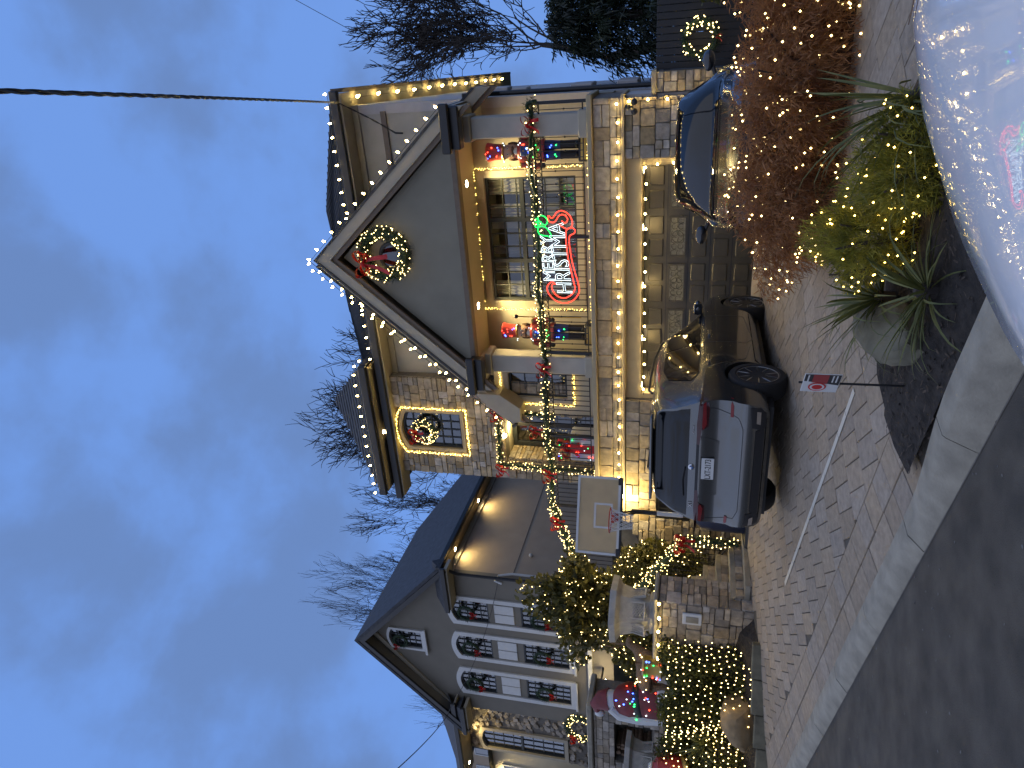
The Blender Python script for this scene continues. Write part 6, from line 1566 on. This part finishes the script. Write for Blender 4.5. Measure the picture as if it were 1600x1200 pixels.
# wicker deer
def skinned(name, V, E_, R_, material, parent, sub=2):
    me = bpy.data.meshes.new(name); me.from_pydata(V, E_, []); o = bpy.data.objects.new(name, me); col.objects.link(o)
    md = o.modifiers.new('s', 'SKIN'); sk = me.skin_vertices[0].data
    for i, r in enumerate(R_): sk[i].radius = (r, r); sk[i].use_root = (i == 0)
    o.modifiers.new('u', 'SUBSURF').levels = sub; dg = bpy.context.evaluated_depsgraph_get(); res = bpy.data.meshes.new_from_object(o.evaluated_get(dg)); bpy.data.objects.remove(o)
    res.materials.clear(); res.materials.append(material); res.shade_smooth(); return link(name, res, parent)
DR = thing('wicker_deer', 'brown wicker deer with twig antlers beside the red coated figure', 'decoration', (-12.25, 11.2, 1.8), .5, local=True)
WK = mat('wicker', (.22, .14, .08), .85, noise=.45, nscale=40, bump=1., bscale=60)
V = [(0, 0, .62), (.28, 0, .64), (-.30, 0, .62), (.42, 0, .80), (.50, 0, .98), (.64, 0, .95), (.30, .09, .38), (.31, .09, .02), (.30, -.09, .38), (.31, -.09, .02), (-.34, .09, .40), (-.30, .09, .22), (-.36, .09, .02), (-.34, -.09, .40), (-.30, -.09, .22), (-.36, -.09, .02), (-.42, 0, .70)]
E_ = [(0, 1), (0, 2), (1, 3), (3, 4), (4, 5), (1, 6), (6, 7), (1, 8), (8, 9), (2, 10), (10, 11), (11, 12), (2, 13), (13, 14), (14, 15), (2, 16)]
R_ = [.17, .16, .16, .10, .085, .05, .06, .03, .06, .03, .07, .04, .03, .07, .04, .03, .04]
skinned('body', V, E_, R_, WK, DR)
an = MB()
for s_ in (-1, 1):
    an.tube([(.48, s_*.03, 1.05), (.42, s_*.14, 1.22), (.46, s_*.20, 1.42)], [.016, .013, .008], 5)
    for k, t in enumerate((.2, .5, .8)): p = Vector((.48, s_*.03, 1.05)).lerp(Vector((.44, s_*.2, 1.40)), t); an.tube([p, p+Vector((.12-.05*k, s_*.05, .12))], [.012, .006], 4)
an.build('antlers', WK, DR)
MB().tube([(.36, .1, .70), (.44, .0, .66), (.36, -.1, .70)], .03, 6).build('collar', NC['red'], DR)
minis('mini_lights', [(rnd(-.35, .4), -.19, rnd(.5, .8)) for _ in range(14)], .014, LED, DR)
# toy drum and the red sack at the picture edge
TD = thing('toy_drum', 'tan toy drum with coloured lights under the lit pier corner', 'decoration', (-11.65, 10.75, 2.0))
MB().lathe([(.20, 0), (.22, .03), (.21, .06), (.21, .34), (.22, .37), (.19, .40)], 18, Matrix.Translation((-11.65, 10.75, 2.02))).build('shell', NC['gold'], TD, smooth=True)
MB().lathe([(.18, .40), (.18, .405)], 18, Matrix.Translation((-11.65, 10.75, 2.02))).build('skin', NC['wht'], TD)
for m in ('red', 'blue', 'green', 'white'): minis('mini_lights', [(-11.65+.23*cos(a), 10.75+.23*sin(a), rnd(2.05, 2.45)) for a in [rnd(-2.6, -.4) for _ in range(4)]], .02, CLED[m], TD)
RS = thing('red_sack', 'rounded red sack with gold and white trim at the lower picture edge', 'decoration', (-12.95, 9.35, 1.45))
MB().lathe([(.30, 0), (.42, .15), (.44, .4), (.36, .62), (.16, .74), (.10, .76)], 18, Matrix.Translation((-12.95, 9.35, 1.40))).build('bag', NC['red'], RS, smooth=True)
MB().torus(.43, .06, 20, 6, Matrix.Translation((-12.95, 9.35, 1.52)) @ Matrix.Rotation(.25, 4, 'X')).build('gold_band', NC['gold'], RS, smooth=True)
MB().torus(.13, .07, 14, 6, Matrix.Translation((-12.95, 9.35, 2.14))).build('tie', MAT['white'], RS, smooth=True)
minis('mini_lights', [(-12.95+.46*cos(a), 9.35+.46*sin(a), rnd(1.45, 2.0)) for a in [rnd(-2.8, -.2) for _ in range(16)]], .016, LED, RS)

# ------------------------------------------------------------------ basketball hoop
ACR = leaf('acrylic', (.56, .51, .38), .06, .55, .15)
BH = thing('basketball_hoop', 'portable basketball hoop with clear backboard and dark blue base beside the steps', 'basketball hoop', (-8.75, 11.9, .45))
A0, B0 = Vector((-7.68, 11.50, 0)), Vector((-8.98, 10.86, 0)); ux = (A0-B0).normalized(); ny = Vector((ux.y, -ux.x, 0)); bw = (A0-B0).length; bc = (A0+B0)/2
Tb = Matrix((ux, -ny, Vector((0, 0, 1)))).transposed().to_4x4(); Tb.translation = Vector((bc.x, bc.y, 2.93))
def tb(m_): return [tuple(Tb @ Vector(v)) for v in m_.v], m_.f
bd = MB().add(*tb(MB().box(-bw/2, bw/2, 0, .018, 0, .78))).build('backboard', ACR, BH)
MB().add(*tb(ring(-bw/2-.02, bw/2+.02, -.02, .80, -.014, .03, .045))).build('frame', MAT['white'], bd)
MB().add(*tb(ring(-.24, .24, .12, .47, -.006, -.002, .035))).build('target_square', MAT['white'], bd)
for s_ in (-1, 1): MB().add(*tb(MB().cbox(s_*bw/2-.12*(s_ > 0)-.02*(s_ < 0), s_*bw/2+.12*(s_ < 0)+.02*(s_ > 0), -.03, .04, -.06, .03, .01))).build('corner_pad', MAT['black'], bd)
MB().add(*tb(MB().cbox(-bw/2+.1, bw/2-.1, -.022, .04, -.065, -.021, .01))).build('bottom_pad', MAT['black'], bd)
rc_ = Tb @ Vector((0, -.38, .12)); rm = MB().torus(.228, .011, 28, 6, Matrix.Translation(rc_)).build('rim', mat('rim_red', (.45, .05, .03), .4), BH, smooth=True)
MB().add(*tb(MB().box(-.09, .09, -.17, -.002, .07, .125).box(-.09, .09, -.02, -.001, 0, .13))).build('rim_bracket', mat('rim_red2', (.45, .05, .03), .4), rm)
net = MB(); K = 12
for k in range(K):
    for s_ in (-1, 1):
        pts = []
        for j in range(6): t = j/5; a = 2*pi*(k+s_*.5*j)/K; R2 = .225-.10*t-.02*sin(pi*t); pts.append(rc_+Vector((R2*cos(a), R2*sin(a), -.42*t)))
        net.tube(pts, .005, 3, caps=False)
net.build('net', MAT['white'], rm)
pole0 = Tb @ Vector((0, .75, 0)); 
MB().tube([(pole0.x, pole0.y, .55), (pole0.x, pole0.y, 1.75)], .05, 10).build('pole', MAT['black'], BH, smooth=True)
MB().tube([(pole0.x, pole0.y, 1.751), (pole0.x, pole0.y, 2.25)], .047, 10).build('pole_sleeve', MAT['white'], BH, smooth=True)
MB().tube([(pole0.x, pole0.y, 2.251), (pole0.x, pole0.y, 2.75)], .047, 10).build('pole', MAT['black'], BH, smooth=True)
for z in (0, .34): MB().tube([(pole0.x, pole0.y, 2.5+z*.6), Tb @ Vector((0, .03, .12+z))], .022, 6).build('arm', MAT['black'], BH)
NAVY = mat('navy_cover', (.018, .025, .05), .6, noise=.2)
MB().lathe([(.24, .45), (.26, .5), (.25, 1.2), (.20, 1.42), (.08, 1.55), (.06, 1.56)], 14, Matrix.Translation((pole0.x, pole0.y, 0))).build('pole_pad', NAVY, BH, smooth=True)
MB().cbox(pole0.x-.42, pole0.x+.42, pole0.y-.5, pole0.y+.35, .42, .60, .05).build('base_tank', MAT['black'], BH)
# ------------------------------------------------------------------ yard sign on a stake
YS = thing('yard_sign', 'small security sign with red target on a black stake at the bed edge', 'sign', (-2.43, 5.08, .17))
MB().tube([(-2.43, 5.08, .10), (-2.43, 5.08, .935)], .009, 6).build('stake', MAT['black'], YS)
Ty = Matrix.Translation((-2.42, 5.065, .785)) @ Matrix.Rotation(radians(-36), 4, 'Z')
pl_ = MB().cbox(-.135, .135, -.006, .0, -.125, .125, .003, Ty).build('plate', MAT['white'], YS)
MB().add([(-.02,-.0072,-.12),(.13,-.0072,-.12),(.13,-.0072,.12),(.03,-.0072,.12)], [(0,1,2,3)], Ty).build('dark_field', MAT['dark'], pl_)
MB().add([(-.005,-.0084,-.04),(.13,-.0084,-.04),(.13,-.0084,.065),(.015,-.0084,.065)], [(0,1,2,3)], Ty).build('red_field', mat('sign_red', (.30, .03, .03), .5), pl_)
for r_, m, q in ((.062, 'red', 0), (.050, 'white', 1), (.036, 'red', 2)): MB().lathe([(r_, 0), (r_, .0006)], 20, Ty @ Matrix.Translation((-.05, -.0095-.0012*q, .02)) @ Matrix.Rotation(pi/2, 4, 'X')).build('target_ring', MAT[m], pl_)
for z in (-.075, -.10, .09): MB().add([(.02,-.0084,z),(.12,-.0084,z),(.12,-.0084,z+.010),(.022,-.0084,z+.010)], [(0,1,2,3)], Ty).build('text_line', MAT['white'], pl_)
# ------------------------------------------------------------------ overhead cables
def cable(label, a, b_, r, sag, strands_=1, pitch=.6):
    a, b_ = Vector(a), Vector(b_); o = thing('cable', label, 'cable', tuple(b_)); L_ = (b_-a).length; t = (b_-a)/L_; s1 = t.orthogonal().normalized(); s2 = t.cross(s1); n = max(12, int(L_/.07)) if strands_ > 1 else 16
    for k in range(strands_):
        pts = []
        for i in range(n+1):
            u = i/n; p = a.lerp(b_, u)-Vector((0, 0, 4*sag*u*(1-u)))
            if strands_ > 1: w = 2*pi*(u*L_/pitch+k/strands_); p = p+(s1*cos(w)+s2*sin(w))*r*.95
            pts.append(p)
        MB().tube(pts, r*(1 if strands_ == 1 else .8), 5).build('strand', MAT['black'], o)
    return o
cable('thick twisted black service cable running from the roof corner over the camera', (.10, 2.2, 5.95), (-.98, 14.7, 9.1), .0125, .12, 3, .75)
cable('twisted cable end looping from the roof corner to the wall bracket', (-.98, 14.7, 9.1), (-1.7, 15.3, 8.15), .011, .05, 2, .5)
MB().tube([(-1.7, 15.3, 8.15), (-1.72, 15.36, 8.0)], .02, 5).build('wall_bracket', MAT['black'], H)
cable('thin straight cable high at the upper picture edge', (6.0, 30, 25.0), (-1.0, 30, 12.7), .012, 0)
cable('thin black cable from the fieldstone wing roof to the lower picture edge', (-12.5, 8.0, 7.0), (-21.9, 16.8, 9.75), .012, .1)
cable('thin cable crossing the arched windows of the grey house', (-16.5, 17.9, 7.75), (-22.5, 17.3, 10.0), .010, .25)

# groups of like things
GROUPS = dict(bulb_string='strings of large bulbs', mini_light_string='fine light outlines', wreath='fir wreaths', garland='lit garlands', laceleaf_shrub='red brown shrubs before the dark car', golden_cypress='lit golden cypresses', yucca='yuccas', bare_tree='bare winter trees', boulder='boulders', hedge='net lit hedges', lit_shrub='lit shrubs', evergreen_shrub='unlit shrubs', gate_pier='gate piers', planter='stone planters', cable='overhead cables', far_house='far houses')
for o in bpy.data.objects:
    k = o.name.split('.')[0]
    if o.parent is None and k in GROUPS and 'group' not in o: o['group'] = GROUPS[k]
